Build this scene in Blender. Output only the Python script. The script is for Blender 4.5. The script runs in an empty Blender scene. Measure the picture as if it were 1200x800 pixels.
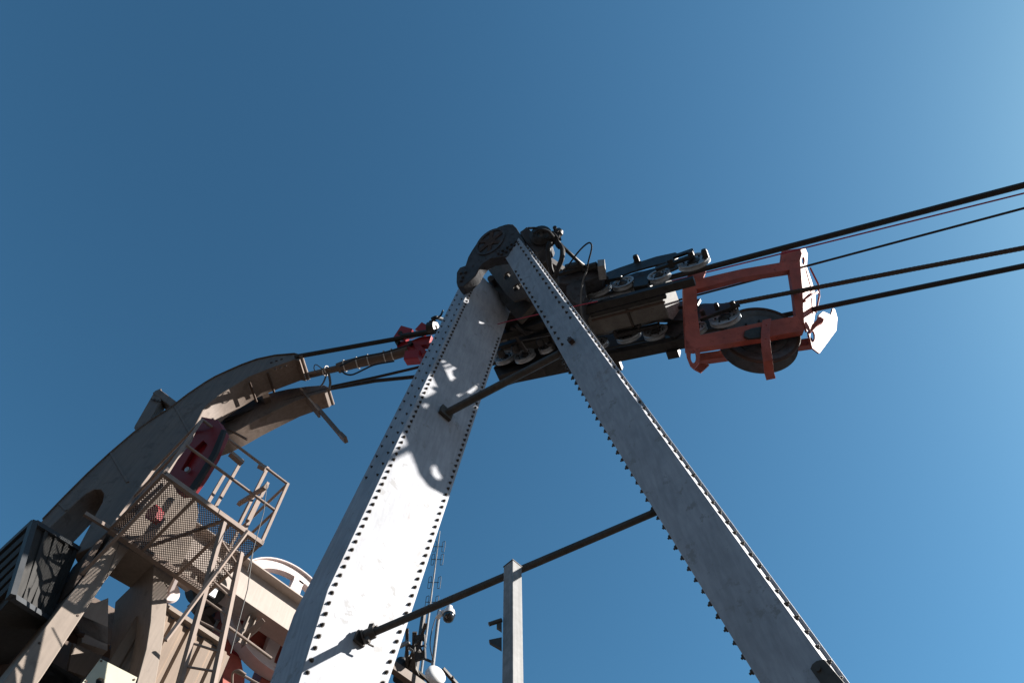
import bpy, bmesh, math, random
from mathutils import Vector, Matrix
from mathutils.geometry import tessellate_polygon
random.seed(7)
V = Vector
scene = bpy.context.scene
R = math.radians

# ------------------------------------------------------------------ camera
CAMZ = 1.6
PITCH = R(65.8)
cam_d = bpy.data.cameras.new('camera'); cam = bpy.data.objects.new('camera', cam_d)
scene.collection.objects.link(cam)
cam.location = (0, 0, CAMZ)
cam.rotation_euler = (math.pi/2 + PITCH, 0, 0)
cam_d.lens = 28; cam_d.sensor_width = 36; cam_d.sensor_fit = 'HORIZONTAL'
cam_d.clip_end = 6000; cam_d.clip_start = 0.05
scene.camera = cam

# ------------------------------------------------------------------ light
SUN_AZ = R(0)      # from +X towards +Y
SUN_EL = R(34.3)
world = bpy.data.worlds.new('World'); scene.world = world; world.use_nodes = True
wn = world.node_tree.nodes; wl = world.node_tree.links
bg = wn['Background']; bg.inputs['Strength'].default_value = 0.061
sky = wn.new('ShaderNodeTexSky'); sky.sky_type = 'NISHITA'; sky.sun_disc = False
sky.sun_elevation = SUN_EL
sky.sun_rotation = math.pi/2 - SUN_AZ
sky.altitude = 1800; sky.air_density = 1.0; sky.dust_density = 2.0; sky.ozone_density = 1.0
hsv = wn.new('ShaderNodeHueSaturation'); hsv.inputs['Saturation'].default_value = 1.15
hsv.inputs['Saturation'].default_value = 1.12
tint = wn.new('ShaderNodeMix'); tint.data_type = 'RGBA'; tint.blend_type = 'MULTIPLY'; tint.inputs[0].default_value = 1
tint.inputs[7].default_value = (.74, .955, .79, 1)
gam = wn.new('ShaderNodeGamma'); gam.inputs['Gamma'].default_value = 1.28
wl.new(sky.outputs[0], hsv.inputs['Color']); wl.new(hsv.outputs[0], tint.inputs[6]); wl.new(tint.outputs[2], gam.inputs['Color']); 
cap_ = wn.new('ShaderNodeMix'); cap_.data_type = 'RGBA'; cap_.blend_type = 'DARKEN'; cap_.inputs[0].default_value = 1
cap_.inputs[7].default_value = (1.95, 2.9, 4.1, 1)      # the haze band near the horizon never outshines this
wl.new(gam.outputs[0], cap_.inputs[6]); wl.new(cap_.outputs[2], bg.inputs['Color'])
sd = bpy.data.lights.new('sun', 'SUN'); sd.energy = 4.6; sd.angle = R(0.5); sd.color = (1.0, 0.95, 0.88)
sun = bpy.data.objects.new('sun', sd); scene.collection.objects.link(sun)
S_DIR = V((math.cos(SUN_AZ)*math.cos(SUN_EL), math.sin(SUN_AZ)*math.cos(SUN_EL), math.sin(SUN_EL)))
sun.rotation_euler = S_DIR.to_track_quat('Z', 'Y').to_euler()
sun.location = S_DIR*50
vs = scene.view_settings
vs.view_transform = 'Standard'; vs.look = 'None'; vs.gamma = 1; vs.use_curve_mapping = False
vs.exposure = 1.55

# ------------------------------------------------------------------ measuring helpers
FP = 1200*28/36
CF = V((0, math.cos(PITCH), math.sin(PITCH))); CU = V((0, -math.sin(PITCH), math.cos(PITCH))); CX = V((1, 0, 0))
C0 = V((0, 0, CAMZ))
def ray(x, y): return CX*((x-600)/FP) + CU*((400-y)/FP) + CF
GK = 1.0      # size factor of the rope machinery group
def W(x, y, D): return C0 + ray(x, y)*D*GK
class Plane:
    """a plane standing in the scene; p() reads a point of it off the photo"""
    def __init__(s, o, n): s.o = o.copy(); s.n = n.normalized()
    def p(s, x, y):
        r = ray(x, y); return C0 + r*((s.o-C0).dot(s.n)/r.dot(s.n))
    def off(s, d): return Plane(s.o+s.n*d, s.n)
def along(P, d, x=None, y=None):
    """point on line P+t*d that appears at column x (or row y)"""
    q = P-C0
    if x is not None: k = (x-600)/FP; c = CX
    else: k = (400-y)/FP; c = CU
    t = (k*q.dot(CF)-q.dot(c))/(d.dot(c)-k*d.dot(CF))
    return P+d*t

# the station grid stands turned 45 degrees to the view
AA = R(45)
A = V((math.cos(AA), math.sin(AA), 0)); B = V((-math.sin(AA), math.cos(AA), 0)); Z = V((0, 0, 1))
RP = V((.896, -.362, -.259)).normalized()           # ropes running down the mountain
RS = V((.375, .927, 0)).normalized()                # sideways across the ropes
RU = RS.cross(RP)*-1
if RU.z < 0: RU = -RU

# ------------------------------------------------------------------ materials
MATS = {}
def mat(name, base, rough=.6, metal=0., mott=.15, scale=6., spots=None, spot_scale=25., spot_amt=.35, streak=0., bump=.02, spec=.3, coat=0., rust=0.):
    m = bpy.data.materials.new(name); m.use_nodes = True
    nt = m.node_tree; N = nt.nodes; L = nt.links
    b = N['Principled BSDF']
    base = [c*.8 for c in base]; spots = spots and [c*.8 for c in spots]
    b.inputs['Roughness'].default_value = rough; b.inputs['Metallic'].default_value = metal
    b.inputs['Specular IOR Level'].default_value = spec; b.inputs['Coat Weight'].default_value = coat
    tc = N.new('ShaderNodeTexCoord')
    n1 = N.new('ShaderNodeTexNoise'); n1.inputs['Scale'].default_value = scale; n1.inputs['Detail'].default_value = 8; n1.inputs['Roughness'].default_value = .62
    L.new(tc.outputs['Object'], n1.inputs['Vector'])
    r1 = N.new('ShaderNodeValToRGB'); e = r1.color_ramp.elements
    e[0].position = .3; e[1].position = .7
    e[0].color = (*[c*(1-mott) for c in base], 1); e[1].color = (*[min(1, c*(1+mott)) for c in base], 1)
    L.new(n1.outputs['Fac'], r1.inputs['Fac'])
    col = r1.outputs['Color']
    if streak > 0:
        mp = N.new('ShaderNodeMapping'); mp.inputs['Scale'].default_value = (14, 14, .7)
        L.new(tc.outputs['Object'], mp.inputs['Vector'])
        n3 = N.new('ShaderNodeTexNoise'); n3.inputs['Scale'].default_value = 2.2; n3.inputs['Detail'].default_value = 5
        L.new(mp.outputs[0], n3.inputs['Vector'])
        r3 = N.new('ShaderNodeValToRGB'); r3.color_ramp.elements[0].position = .38; r3.color_ramp.elements[1].position = .62
        r3.color_ramp.elements[0].color = (1-streak, 1-streak, 1-streak, 1); r3.color_ramp.elements[1].color = (1, 1, 1, 1)
        L.new(n3.outputs['Fac'], r3.inputs['Fac'])
        mx = N.new('ShaderNodeMix'); mx.data_type = 'RGBA'; mx.blend_type = 'MULTIPLY'; mx.inputs[0].default_value = 1
        L.new(col, mx.inputs[6]); L.new(r3.outputs['Color'], mx.inputs[7]); col = mx.outputs[2]
    if spots:
        n2 = N.new('ShaderNodeTexNoise'); n2.inputs['Scale'].default_value = spot_scale; n2.inputs['Detail'].default_value = 6; n2.inputs['Roughness'].default_value = .7
        L.new(tc.outputs['Object'], n2.inputs['Vector'])
        r2 = N.new('ShaderNodeValToRGB'); r2.color_ramp.elements[0].position = 1-spot_amt-.02; r2.color_ramp.elements[1].position = 1-spot_amt+.04
        L.new(n2.outputs['Fac'], r2.inputs['Fac'])
        mx = N.new('ShaderNodeMix'); mx.data_type = 'RGBA'
        L.new(r2.outputs['Color'], mx.inputs[0]); L.new(col, mx.inputs[6]); mx.inputs[7].default_value = (*spots, 1); col = mx.outputs[2]
    if rust:
        n4 = N.new('ShaderNodeTexNoise'); n4.inputs['Scale'].default_value = 2.3; n4.inputs['Detail'].default_value = 9; n4.inputs['Roughness'].default_value = .75
        L.new(tc.outputs['Object'], n4.inputs['Vector'])
        r4 = N.new('ShaderNodeValToRGB'); r4.color_ramp.elements[0].position = .60; r4.color_ramp.elements[1].position = .74
        r4.color_ramp.elements[0].color = (0, 0, 0, 1); r4.color_ramp.elements[1].color = (rust, rust, rust, 1)
        L.new(n4.outputs['Fac'], r4.inputs['Fac'])
        mx = N.new('ShaderNodeMix'); mx.data_type = 'RGBA'
        L.new(r4.outputs['Color'], mx.inputs[0]); L.new(col, mx.inputs[6]); mx.inputs[7].default_value = (.16, .10, .07, 1); col = mx.outputs[2]
    L.new(col, b.inputs['Base Color'])
    rr = N.new('ShaderNodeMapRange'); rr.inputs['To Min'].default_value = max(.05, rough-.12); rr.inputs['To Max'].default_value = min(1, rough+.12)
    L.new(n1.outputs['Fac'], rr.inputs['Value']); L.new(rr.outputs[0], b.inputs['Roughness'])
    if bump:
        nb = N.new('ShaderNodeTexNoise'); nb.inputs['Scale'].default_value = 30; nb.inputs['Detail'].default_value = 4
        L.new(tc.outputs['Object'], nb.inputs['Vector'])
        bp = N.new('ShaderNodeBump'); bp.inputs['Strength'].default_value = .25; bp.inputs['Distance'].default_value = bump
        L.new(nb.outputs['Fac'], bp.inputs['Height']); L.new(bp.outputs[0], b.inputs['Normal'])
    MATS[name] = m
    return m
GALV = mat('galvanised_steel', (.40, .412, .45), .6, .08, .16, 3.0, spots=(.29, .29, .30), spot_scale=7, spot_amt=.40, streak=.14, bump=.003, rust=.5)
GALV2 = mat('galvanised_post_steel', (.29, .29, .29), .75, .08, .25, 22, streak=.2, bump=.002)
CAST = mat('grey_cast_steel', (.065, .068, .078), .6, .2, .35, 9, spots=(.04, .03, .028), spot_scale=14, spot_amt=.42, bump=.01)
DARKW = mat('dark_weathered_steel', (.085, .072, .062), .6, .15, .3, 5, spots=(.07, .055, .045), spot_scale=12, spot_amt=.45, streak=.2, bump=.005)
GREASE = mat('greasy_black_steel', (.035, .033, .032), .45, .3, .4, 12, spots=(.09, .075, .06), spot_scale=22, spot_amt=.36, bump=.01)
GREASE2 = mat('sooty_machine_steel', (.045, .042, .042), .5, .3, .4, 10, spots=(.02, .018, .017), spot_scale=16, spot_amt=.45, bump=.01)
RUST = mat('rusty_brown_steel', (.075, .045, .033), .7, .1, .35, 14, spots=(.03, .025, .022), spot_scale=30, spot_amt=.4)
WHEELM = mat('pale_sheave_metal', (.40, .42, .44), .42, .35, .25, 12, spots=(.10, .10, .10), spot_scale=18, spot_amt=.38)
RUBBER = mat('black_rubber', (.02, .02, .022), .55, 0, .3, 20, bump=.003)
RED = mat('weathered_red_paint', (.40, .098, .072), .62, 0, .25, 6, spots=(.14, .04, .03), spot_scale=11, spot_amt=.37, bump=.003, spec=.25, rust=.5)
REDS = mat('scarlet_red_paint', (.33, .018, .028), .4, 0, .15, 6, spots=(.15, .02, .02), spot_scale=10, spot_amt=.34, bump=.003, spec=.3)
PINK = mat('pale_pink_paint', (.70, .60, .58), .6, 0, .12, 5, spots=(.45, .12, .11), spot_scale=8, spot_amt=.31, bump=.002)  # pale pink; on the clamp it stands for sun on the red paint
REDD = mat('deep_crimson_paint', (.22, .02, .028), .45, 0, .2, 5, bump=.003)
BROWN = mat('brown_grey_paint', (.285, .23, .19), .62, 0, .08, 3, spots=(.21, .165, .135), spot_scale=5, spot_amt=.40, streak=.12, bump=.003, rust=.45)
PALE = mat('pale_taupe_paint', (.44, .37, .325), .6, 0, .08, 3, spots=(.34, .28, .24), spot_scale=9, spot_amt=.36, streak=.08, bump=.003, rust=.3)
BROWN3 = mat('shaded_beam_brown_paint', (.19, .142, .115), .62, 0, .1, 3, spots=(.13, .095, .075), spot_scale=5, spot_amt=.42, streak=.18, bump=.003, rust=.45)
BROWN2 = mat('dull_brown_paint', (.15, .105, .082), .6, 0, .12, 3, spots=(.10, .07, .055), spot_scale=7, spot_amt=.4, streak=.1, bump=.003)
SLATE = mat('dark_housing_paint', (.042, .040, .038), .8, 0, .2, 3, spots=(.015, .015, .015), spot_scale=13, spot_amt=.3, streak=.25, bump=.004)
EDGEM = mat('grey_edge_paint', (.05, .055, .062), .6, 0, .2, 6, bump=.003)
TAN = mat('tan_siding_paint', (.24, .175, .13), .6, 0, .1, 3, spots=(.45, .4, .36), spot_scale=18, spot_amt=.27, streak=.12, bump=.003)
CREAM = mat('cream_sheet_paint', (.52, .50, .39), .5, 0, .05, 3, bump=.002)
RAILM = mat('painted_rail_steel', (.29, .225, .19), .72, 0, .15, 12, spots=(.15, .11, .09), spot_scale=25, spot_amt=.3, bump=.002)
WHITE = mat('white_plastic', (.8, .8, .8), .4, 0, .03, 3, bump=0)
ROPE = mat('greased_rope_steel', (.04, .033, .03), .55, .3, .3, 20, bump=.004)
STRAND = mat('bare_strand_steel', (.10, .075, .062), .45, .3, .2, 20, bump=.004)
REDC = mat('red_cable_sheath', (.40, .03, .06), .5, 0, .1, 10, bump=0)
WIREM = mat('grey_wire', (.12, .12, .12), .7, .1, .1, 10, bump=0)
TIE = mat('pale_cable_tie', (.6, .55, .5), .5, 0, .1, 10, bump=0)
CONC = mat('bare_rocky_ground', (.055, .046, .04), .9, 0, .3, .35, spots=(.05, .042, .036), spot_scale=1.5, spot_amt=.45, bump=.05)
CABM = mat('dark_blue_sheet', (.05, .10, .17), .5, 0, .25, 6, bump=.003)
GLASS = mat('smoked_dome', (.01, .01, .012), .1, 0, .1, 5, bump=0, spec=.8)

# ------------------------------------------------------------------ mesh builder
class MB:
    def __init__(s): s.v = []; s.f = []; s.cuts = []
    def add(s, vs_, fs):
        k = len(s.v); s.cuts.append((k, len(s.f))); s.v += [V(p) for p in vs_]; s.f += [tuple(i+k for i in q) for q in fs]; return s
    def box8(s, c):   # c: bottom ring 4, top ring 4
        return s.add(c, [(0,3,2,1),(4,5,6,7),(0,1,5,4),(1,2,6,5),(2,3,7,6),(3,0,4,7)])
    def beam(s, p, q, w, h, up=Z, ch=0):
        w *= GK; h *= GK
        d = (q-p).normalized(); a = d.cross(up)
        if a.length < 1e-4: a = d.cross(V((1, 0, 0)))
        a.normalize(); b = a.cross(d)
        a = a*w/2; b = b*h/2
        if ch:
            k1 = 1-ch/(w/2); k2 = 1-ch/(h/2)
            prof = [(-1,-k2),(-k1,-1),(k1,-1),(1,-k2),(1,k2),(k1,1),(-k1,1),(-1,k2)]
            r0 = [p+a*x+b*y for x, y in prof]; r1 = [q+a*x+b*y for x, y in prof]; n = 8
            return s.add(r0+r1, [tuple(range(n-1,-1,-1)), tuple(range(n,2*n))]+[(i,(i+1)%n,(i+1)%n+n,i+n) for i in range(n)])
        return s.box8([p-a-b, p+a-b, p+a+b, p-a+b, q-a-b, q+a-b, q+a+b, q-a+b])
    def loft(s, rings):
        n = len(rings[0]); vv = [p for r in rings for p in r]; ff = [tuple(range(n-1,-1,-1)), tuple(range(n*(len(rings)-1), n*len(rings)))]
        for k in range(len(rings)-1):
            for i in range(n): ff.append((k*n+i, k*n+(i+1)%n, (k+1)*n+(i+1)%n, (k+1)*n+i))
        return s.add(vv, ff)
    def tube(s, pts, r, seg=10, r1=None):
        r *= GK; r1 = r1 and r1*GK
        pts = [V(p) for p in pts]; n = len(pts); rings = []
        d0 = (pts[1]-pts[0]).normalized(); a = d0.orthogonal().normalized()
        for i, p in enumerate(pts):
            d = (pts[min(i+1, n-1)]-pts[max(i-1, 0)]).normalized()
            a = (a-d*a.dot(d)); a.normalize(); b = d.cross(a)
            rr = r if r1 is None else r+(r1-r)*i/(n-1)
            rings.append([p+a*rr*math.cos(t)+b*rr*math.sin(t) for t in [2*math.pi*k/seg for k in range(seg)]])
        return s.loft(rings)
    def curve(s, pts, r, seg=8, sub=6):
        """smooth tube through points (Catmull-Rom)"""
        P = [V(p) for p in pts]; P = [P[0]*2-P[1]]+P+[P[-1]*2-P[-2]]; out = []
        for i in range(1, len(P)-2):
            for k in range(sub):
                t = k/sub
                out.append(.5*((2*P[i])+(P[i+1]-P[i-1])*t+(2*P[i-1]-5*P[i]+4*P[i+1]-P[i+2])*t*t+(3*P[i]-P[i-1]-3*P[i+1]+P[i+2])*t**3))
        out.append(P[-2]); return s.tube(out, r, seg)
    def lathe(s, c, ax, prof, seg=36):
        """prof: (radius, height along axis) closed outline revolved round the axis"""
        prof = [(r*GK, h*GK) for r, h in prof]
        ax = ax.normalized(); a = ax.orthogonal().normalized(); b = ax.cross(a); n = len(prof); vv = []; ff = []
        for k in range(seg):
            t = 2*math.pi*k/seg; d = a*math.cos(t)+b*math.sin(t)
            vv += [c+d*r+ax*h for r, h in prof]
        for k in range(seg):
            k2 = (k+1) % seg
            for i in range(n):
                j = (i+1) % n
                if prof[i][0] < 1e-6 and prof[j][0] < 1e-6: continue
                ff.append((k*n+i, k2*n+i, k2*n+j, k*n+j))
        return s.add(vv, ff)
    def plate(s, outer, holes, ext):
        """polygon with holes pushed along ext"""
        ext = ext*GK
        loops = [[V(p) for p in outer]]+[[V(p) for p in h] for h in holes]
        flat = [p for l in loops for p in l]; n = len(flat)
        tris = tessellate_polygon(loops)
        ff = [tuple(t) for t in tris]+[tuple(i+n for i in reversed(t)) for t in tris]
        k = 0
        for l in loops:
            m = len(l)
            for i in range(m): ff.append((k+i, k+(i+1) % m, k+(i+1) % m+n, k+i+n))
            k += m
        return s.add(flat+[p+ext for p in flat], ff)
    def ibeam(s, p, q, w, h, t=.02, up=Z):
        d = (q-p).normalized(); a = d.cross(up).normalized(); b = a.cross(d)
        s.beam(p+b*(h/2-t/2), q+b*(h/2-t/2), w, t, up); s.beam(p-b*(h/2-t/2), q-b*(h/2-t/2), w, t, up)
        return s.beam(p, q, t*.8, h-2*t-.001, up)
    def build_each(s, name, m, parent=None, **kw):
        """every added primitive becomes a part of its own"""
        c = s.cuts+[(len(s.v), len(s.f))]; out = []
        for (v0, f0), (v1, f1) in zip(c, c[1:]):
            b = MB(); b.v = s.v[v0:v1]; b.f = [tuple(i-v0 for i in q_) for q_ in s.f[f0:f1]]; out.append(b.build(name, m, parent, **kw))
        return out
    def build(s, name, m, parent=None, smooth=35, bevel=0, origin=None):
        me = bpy.data.meshes.new(name)
        o = bpy.data.objects.new(name, me); scene.collection.objects.link(o)
        if parent is not None:
            w = V((0, 0, 0)); q = parent
            while q: w += q.location; q = q.parent
            o.parent = parent
            off = w
            if origin is not None: o.location = origin-w; off = origin
        else:
            off = origin if origin is not None else sum(s.v, V((0, 0, 0)))/len(s.v)
            o.location = off
        me.from_pydata([p-off for p in s.v], [], s.f); me.update()
        bm = bmesh.new(); bm.from_mesh(me); bmesh.ops.recalc_face_normals(bm, faces=bm.faces); bm.to_mesh(me); bm.free()
        for p in me.polygons: p.use_smooth = True
        me.set_sharp_from_angle(angle=R(smooth))
        if bevel:
            md = o.modifiers.new('bevel', 'BEVEL'); md.width = bevel; md.segments = 2; md.limit_method = 'ANGLE'; md.angle_limit = R(50)
        me.materials.append(m)
        return o
def tag(o, label, cat=None, group=None, kind=None):
    if label: o['label'] = label
    if cat: o['category'] = cat
    if group: o['group'] = group
    if kind: o['kind'] = kind
    return o
def thing(name, label, cat, loc, group=None):
    o = bpy.data.objects.new(name, None); scene.collection.objects.link(o); o.location = loc; o.empty_display_size = .2
    return tag(o, label, cat, group)
def circ(c, n, r, seg=20):
    n = n.normalized(); a = n.orthogonal().normalized(); b = n.cross(a)
    return [c+a*r*math.cos(2*math.pi*k/seg)+b*r*math.sin(2*math.pi*k/seg) for k in range(seg)]

# ------------------------------------------------------------------ ground (out of sight, bounces light; outer ridge added to block horizon glow)
g = MB(); n = 24; S = 3000
gv = []; gf = []
for i in range(n+1):
    for j in range(n+1):
        u = (i/n*2-1); w = (j/n*2-1); x = S*u*abs(u); y = S*w*abs(w); d = math.hypot(x, y)
        gv.append(V((x, y, -.3*math.sin(x*.11)*math.cos(y*.13)*min(1, d/20) - .6*min(d, 120)*min(1, d/60)*.12*(1 if d < 400 else 1) + .24*max(0, min(d, 900)-250)*(1+.35*math.sin(3*math.atan2(y, x)+1)+.2*math.sin(11*math.atan2(y, x))))))
for i in range(n):
    for j in range(n): gf.append((i*(n+1)+j, (i+1)*(n+1)+j, (i+1)*(n+1)+j+1, i*(n+1)+j+1))
g.add(gv, gf); tag(g.build('ground', CONC, origin=V((0, 0, 0))), None, kind='structure')

# ------------------------------------------------------------------ rope tower
T0 = W(590, 290, 11.2)
tower = thing('rope_tower', 'tall riveted grey steel A-shaped tower whose two legs meet under a round cast cap', 'tower', V((T0.x, T0.y, 0)))
def legframe(vp, Mpx, Dm):
    d = ray(*vp).normalized(); M = W(*Mpx, Dm); vb = A-d*A.dot(d); vb.normalize(); va = d.cross(vb); va.normalize()
    if va.dot(B) < 0: va = -va
    return d, M, vb, va
def edgehit(M, v, vp, pt):
    nn = ray(*vp).cross(ray(*pt)); return -((M-C0).dot(nn))/v.dot(nn)
# left leg
VL = (736, -56); dL, ML, vbL, vaL = legframe(VL, (464, 520), 11*379/576)
wbL = edgehit(ML, vbL, VL, (547, 520)); waL = abs(edgehit(ML, vaL, VL, (445, 520)))
def mrow(M, d, y): return along(M, d, y=y)
rings = []
for y in (318, 690):
    M = mrow(ML, dL, y); rings.append([M, M+vbL*wbL, M+vbL*wbL+vaL*waL, M+vaL*waL])
Mk = mrow(ML, dL, 690); Mb = mrow(ML, dL, 900)
pb = Plane(ML, -vaL)
Mb2 = pb.p(318, 900)             # below the splice the outer side runs steeper
k = Mb2-Mb
rings.append([Mb2, Mb+vbL*wbL, Mb+vbL*wbL+vaL*waL, Mb2+vaL*waL])
legL = MB().loft(rings).build('leg', GALV, tower, bevel=.006)
legL['label'] = 'broad leg with its inner face in full sun'
# right leg
VR = (368, -53); dR, MR, vbR, vaR = legframe(VR, (840, 600), 11*316/653)
waR = abs(edgehit(MR, vaR, VR, (768, 600))); wbR = .10
rings = []
for y, kk in ((262, .80), (348, .87), (430, 1.), (860, 1.)):
    M = mrow(MR, dR, y); rings.append([M, M+vbR*wbR, M+vbR*wbR+vaR*waR*kk, M+vaR*waR*kk])
mr = MB().loft(rings)
# back flange plate standing a little proud on the lit side
Mt = mrow(MR, dR, 270); Mbt = mrow(MR, dR, 860)
nb = -vaR
mr.loft([[q+vbR*(wbR+.002)+nb*.022, q+vbR*(wbR+.016)+nb*.022, q+vbR*(wbR+.016)-nb*.20, q+vbR*(wbR+.002)-nb*.20] for q in (Mt, Mbt)])
legR = mr.build('leg', GALV, tower, bevel=.005)
legR['label'] = 'slender leg in shade with a bright bolted flange'

# bolts
def boltmesh():
    m = MB(); m.lathe(V((0, 0, 0)), Z, [(0, 0), (.021, 0), (.021, .004), (0, .004)], 12)
    m.lathe(V((0, 0, .004)), Z, [(0, 0), (.0155, 0), (.0155, .014), (.011, .017), (0, .017)], 6)
    m.lathe(V((0, 0, .02)), Z, [(0, 0), (.007, 0), (.007, .010), (0, .010)], 8)
    return m
bm_ = boltmesh(); spots_ = []
def row(leg, M, d, off, n_, ya, yb, sp, sc=1.):
    p = mrow(M, d, ya); q = mrow(M, d, yb); L = (q-p).length; dd = (q-p).normalized(); k = 0
    while k*sp < L:
        c = p+dd*(k*sp)+off
        spots_.append(((c-C0).length/sc, leg, c, n_, sc)); k += 1
outL_b = -vaL; outL_a = -vbL
row(legL, ML, dL, vbL*.042, outL_b, 335, 688, .092, .78)
row(legL, ML, dL, vbL*(wbL-.042), outL_b, 356, 900, .092, .78)
# lower outer row follows the steeper side
p = Mk+vbL*.042; q = Mb2+vbL*.042; L_ = (q-p).length; i = 0
while i*.092 < L_:
    c = p+(q-p).normalized()*i*.092; spots_.append(((c-C0).length, legL, c, outL_b, .78)); i += 1
row(legL, ML, dL, vaL*.07, outL_a, 330, 560, .17, .68)
row(legL, ML, dL, vaL*(waL-.10), outL_a, 330, 540, .17, .68)
row(legR, MR, dR, vaR*.05, -vbR, 268, 372, .14, .8)
row(legR, MR, dR, vaR*(waR*.87-.04), -vbR, 300, 385, .14, .8)
row(legR, MR, dR, vbR*.055, -vaR, 285, 860, .108, .85)
row(legR, MR, dR, vaR*(waR+.0)+vbR*.05, vaR, 380, 860, .108, 1.15)
spots_.sort(key=lambda t: t[0])
proto = None
for dist, leg, c, n_, sc in spots_[:100]:
    if proto is None:
        proto = MB(); proto.v = list(bm_.v); proto.f = list(bm_.f)
        o = proto.build('bolt', DARKW, None, origin=V((0, 0, 0))); proto = o
    else:
        o = proto.copy(); scene.collection.objects.link(o)
    o.parent = leg; o.location = c-tower.location; o.scale = (sc,)*3
    o.rotation_euler = (n_.to_track_quat('Z', 'Y') @ Matrix.Rotation(random.uniform(0, 6.28), 3, 'Z').to_quaternion()).to_euler()
    o.scale = (sc*random.uniform(.9, 1.1), sc*random.uniform(.9, 1.1), sc*random.uniform(.8, 1.15))
rest = {}
for dist, leg, c, n_, sc in spots_[100:]:
    m = rest.setdefault(leg.name, (leg, MB()))[1]; q = n_.to_track_quat('Z', 'Y')
    m.add([c+q @ (p*sc) for p in bm_.v], bm_.f)
mall = MB()
for leg, m in rest.values(): mall.add(m.v, m.f)
o = mall.build('bolts', DARKW, tower); o['kind'] = 'stuff'

# cast cap
PH = Plane(W(580, 300, 10.45), V((-.35, -.80, -.45)))
z1 = lambda x, y: (500+x/4.7045, 250+y/4.7045)
cap_px = [(170,405),(163,380),(165,325),(182,298),(213,287),(228,240),(248,205),(275,165),(300,140),(335,108),(370,88),(400,72),(430,62),(455,58),(475,60),(495,80),(520,120),(541,160),(535,180),(505,205),(470,236),(440,238),(400,242),(350,252),(315,272),(292,300),(270,342),(235,375),(200,405)]
m = MB().plate([PH.p(*z1(*c)) for c in cap_px], [], -PH.n*.16)
cap = m.build('head_casting', CAST, tower, bevel=.012)
# boss ring and spokes
bc = PH.p(*z1(362, 152)); ra = (PH.p(*z1(430, 88))-PH.p(*z1(290, 215))).length/2
bn = PH.n
def ell(cx, cy, a_, b_, ang, seg=32):
    return [PH.p(*z1(cx+a_*math.cos(t)*math.cos(ang)-b_*math.sin(t)*math.sin(ang), cy+a_*math.cos(t)*math.sin(ang)+b_*math.sin(t)*math.cos(ang))) for t in [2*math.pi*k/seg for k in range(seg)]]
an = R(-40)
m = MB().plate(ell(352, 158, 96, 52, an), [ell(352, 158, 84, 41, an)], bn*.015); m.build('hub_ring', CAST, cap, bevel=.006)
m = MB().plate(ell(352, 158, 30, 18, an), [], bn*.014)
for t in range(0, 360, 60):
    e1 = ell(352, 158, 84, 41, an, 360)[t]; e0 = ell(352, 158, 22, 14, an, 360)[t]
    m.beam(e0+bn*.006, e1+bn*.006, .05, .012, bn)
m.build('hub_spokes', RUST, cap)
m = MB()
for x, y in ((395,222),(420,205),(445,188),(470,172),(492,158),(412,226),(438,212),(462,196),(486,180),(508,166),(190,330),(200,352),(190,372),(215,325)):
    c = PH.p(*z1(x, y)); m.lathe(c, bn, [(0, 0), (.022, 0), (.022, .02), (.01, .03), (0, .03)], 8)
m.build('cap_bolts', CAST, cap)
# crossbeam with three round holes, reaching back over the ropes
PX = Plane(W(596, 325, 10.9), V((-.55, -.62, -.35)))
hx = [circ(PX.p(*z1(x, y)), PX.n, .062, 24) for x, y in ((390, 271), (443, 343), (496, 408))]
m = MB().plate([PX.p(*z1(x, y)) for x, y in ((318, 282), (350, 250), (432, 238), (562, 462), (478, 486), (440, 450))], hx, -PX.n*.03)
cb = m.build('crossbeam', DARKW, tower, bevel=.003)
m = MB(); 
for h in hx: m.plate([p-PX.n*.001 for p in circ(sum(h, V())/24, PX.n, .074, 24)], [[p-PX.n*.001 for p in h]], PX.n*.012)

m = MB()
m.beam(PX.p(*z1(330, 300))-PX.n*.25, PX.p(*z1(500, 500))-PX.n*.25, .34, .1, PX.n)
m.beam(W(596, 300, 11.4), W(640, 345, 12.6), .25, .3)
m.beam(W(590, 310, 11.6), W(610, 395, 12.8), .22, .22)
m.beam(W(618, 295, 11.5), W(700, 350, 12.3), .2, .24)
m.beam(W(655, 345, 11.3)+Z*.15, W(660, 385, 12.0)+Z*.15, .6, .5)  # hidden girder added to throw shade on the left leg
m.beam(PX.p(*z1(385, 265))-PX.n*.22, PX.p(*z1(520, 450))-PX.n*.22, .02, .34, PX.n)
m.build_each('saddle_arm', DARKW, tower)
# bracing bars
faceL = Plane(ML, -vaL)
def bar_end(px): return faceL.p(*px)
faceRi = Plane(MR+vaR*waR, -vaR)
def leg_end(P0, p1, p2):
    """point inside the right leg where a bar starting at p1 and heading for p2 runs into it"""
    best = None
    for k_ in range(0, 300):
        E_ = mrow(MR, dR, 300+k_*1.5)+vaR*waR*.96+vbR*.085; q_ = E_-C0; dd_ = q_.dot(CF)
        x_, y_ = 600+FP*q_.dot(CX)/dd_, 400-FP*q_.dot(CU)/dd_
        e_ = abs(y_-(p1[1]+(p2[1]-p1[1])/(p2[0]-p1[0])*(x_-p1[0])))
        if best is None or e_ < best[0]: best = (e_, E_)
    return best[1]
uL = bar_end((521, 485)); uR = leg_end(uL, (521, 485), (655, 415))
m = MB().tube([uL+outL_b*-.0, uR], .042, 14); o = m.build('upper_brace', DARKW, tower)
dd = (uR-uL).normalized()
MB().beam(uL+outL_b*.002, uL+outL_b*.04, .15, .13, dL).build('foot_plate', DARKW, o)
lL = bar_end((421, 749)); lR = leg_end(lL, (421, 749), (765, 602))
m = MB().tube([lL+outL_b*.04, lR], .027, 14); o = m.build('lower_brace', DARKW, tower)
dd = (lR-lL).normalized()
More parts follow.
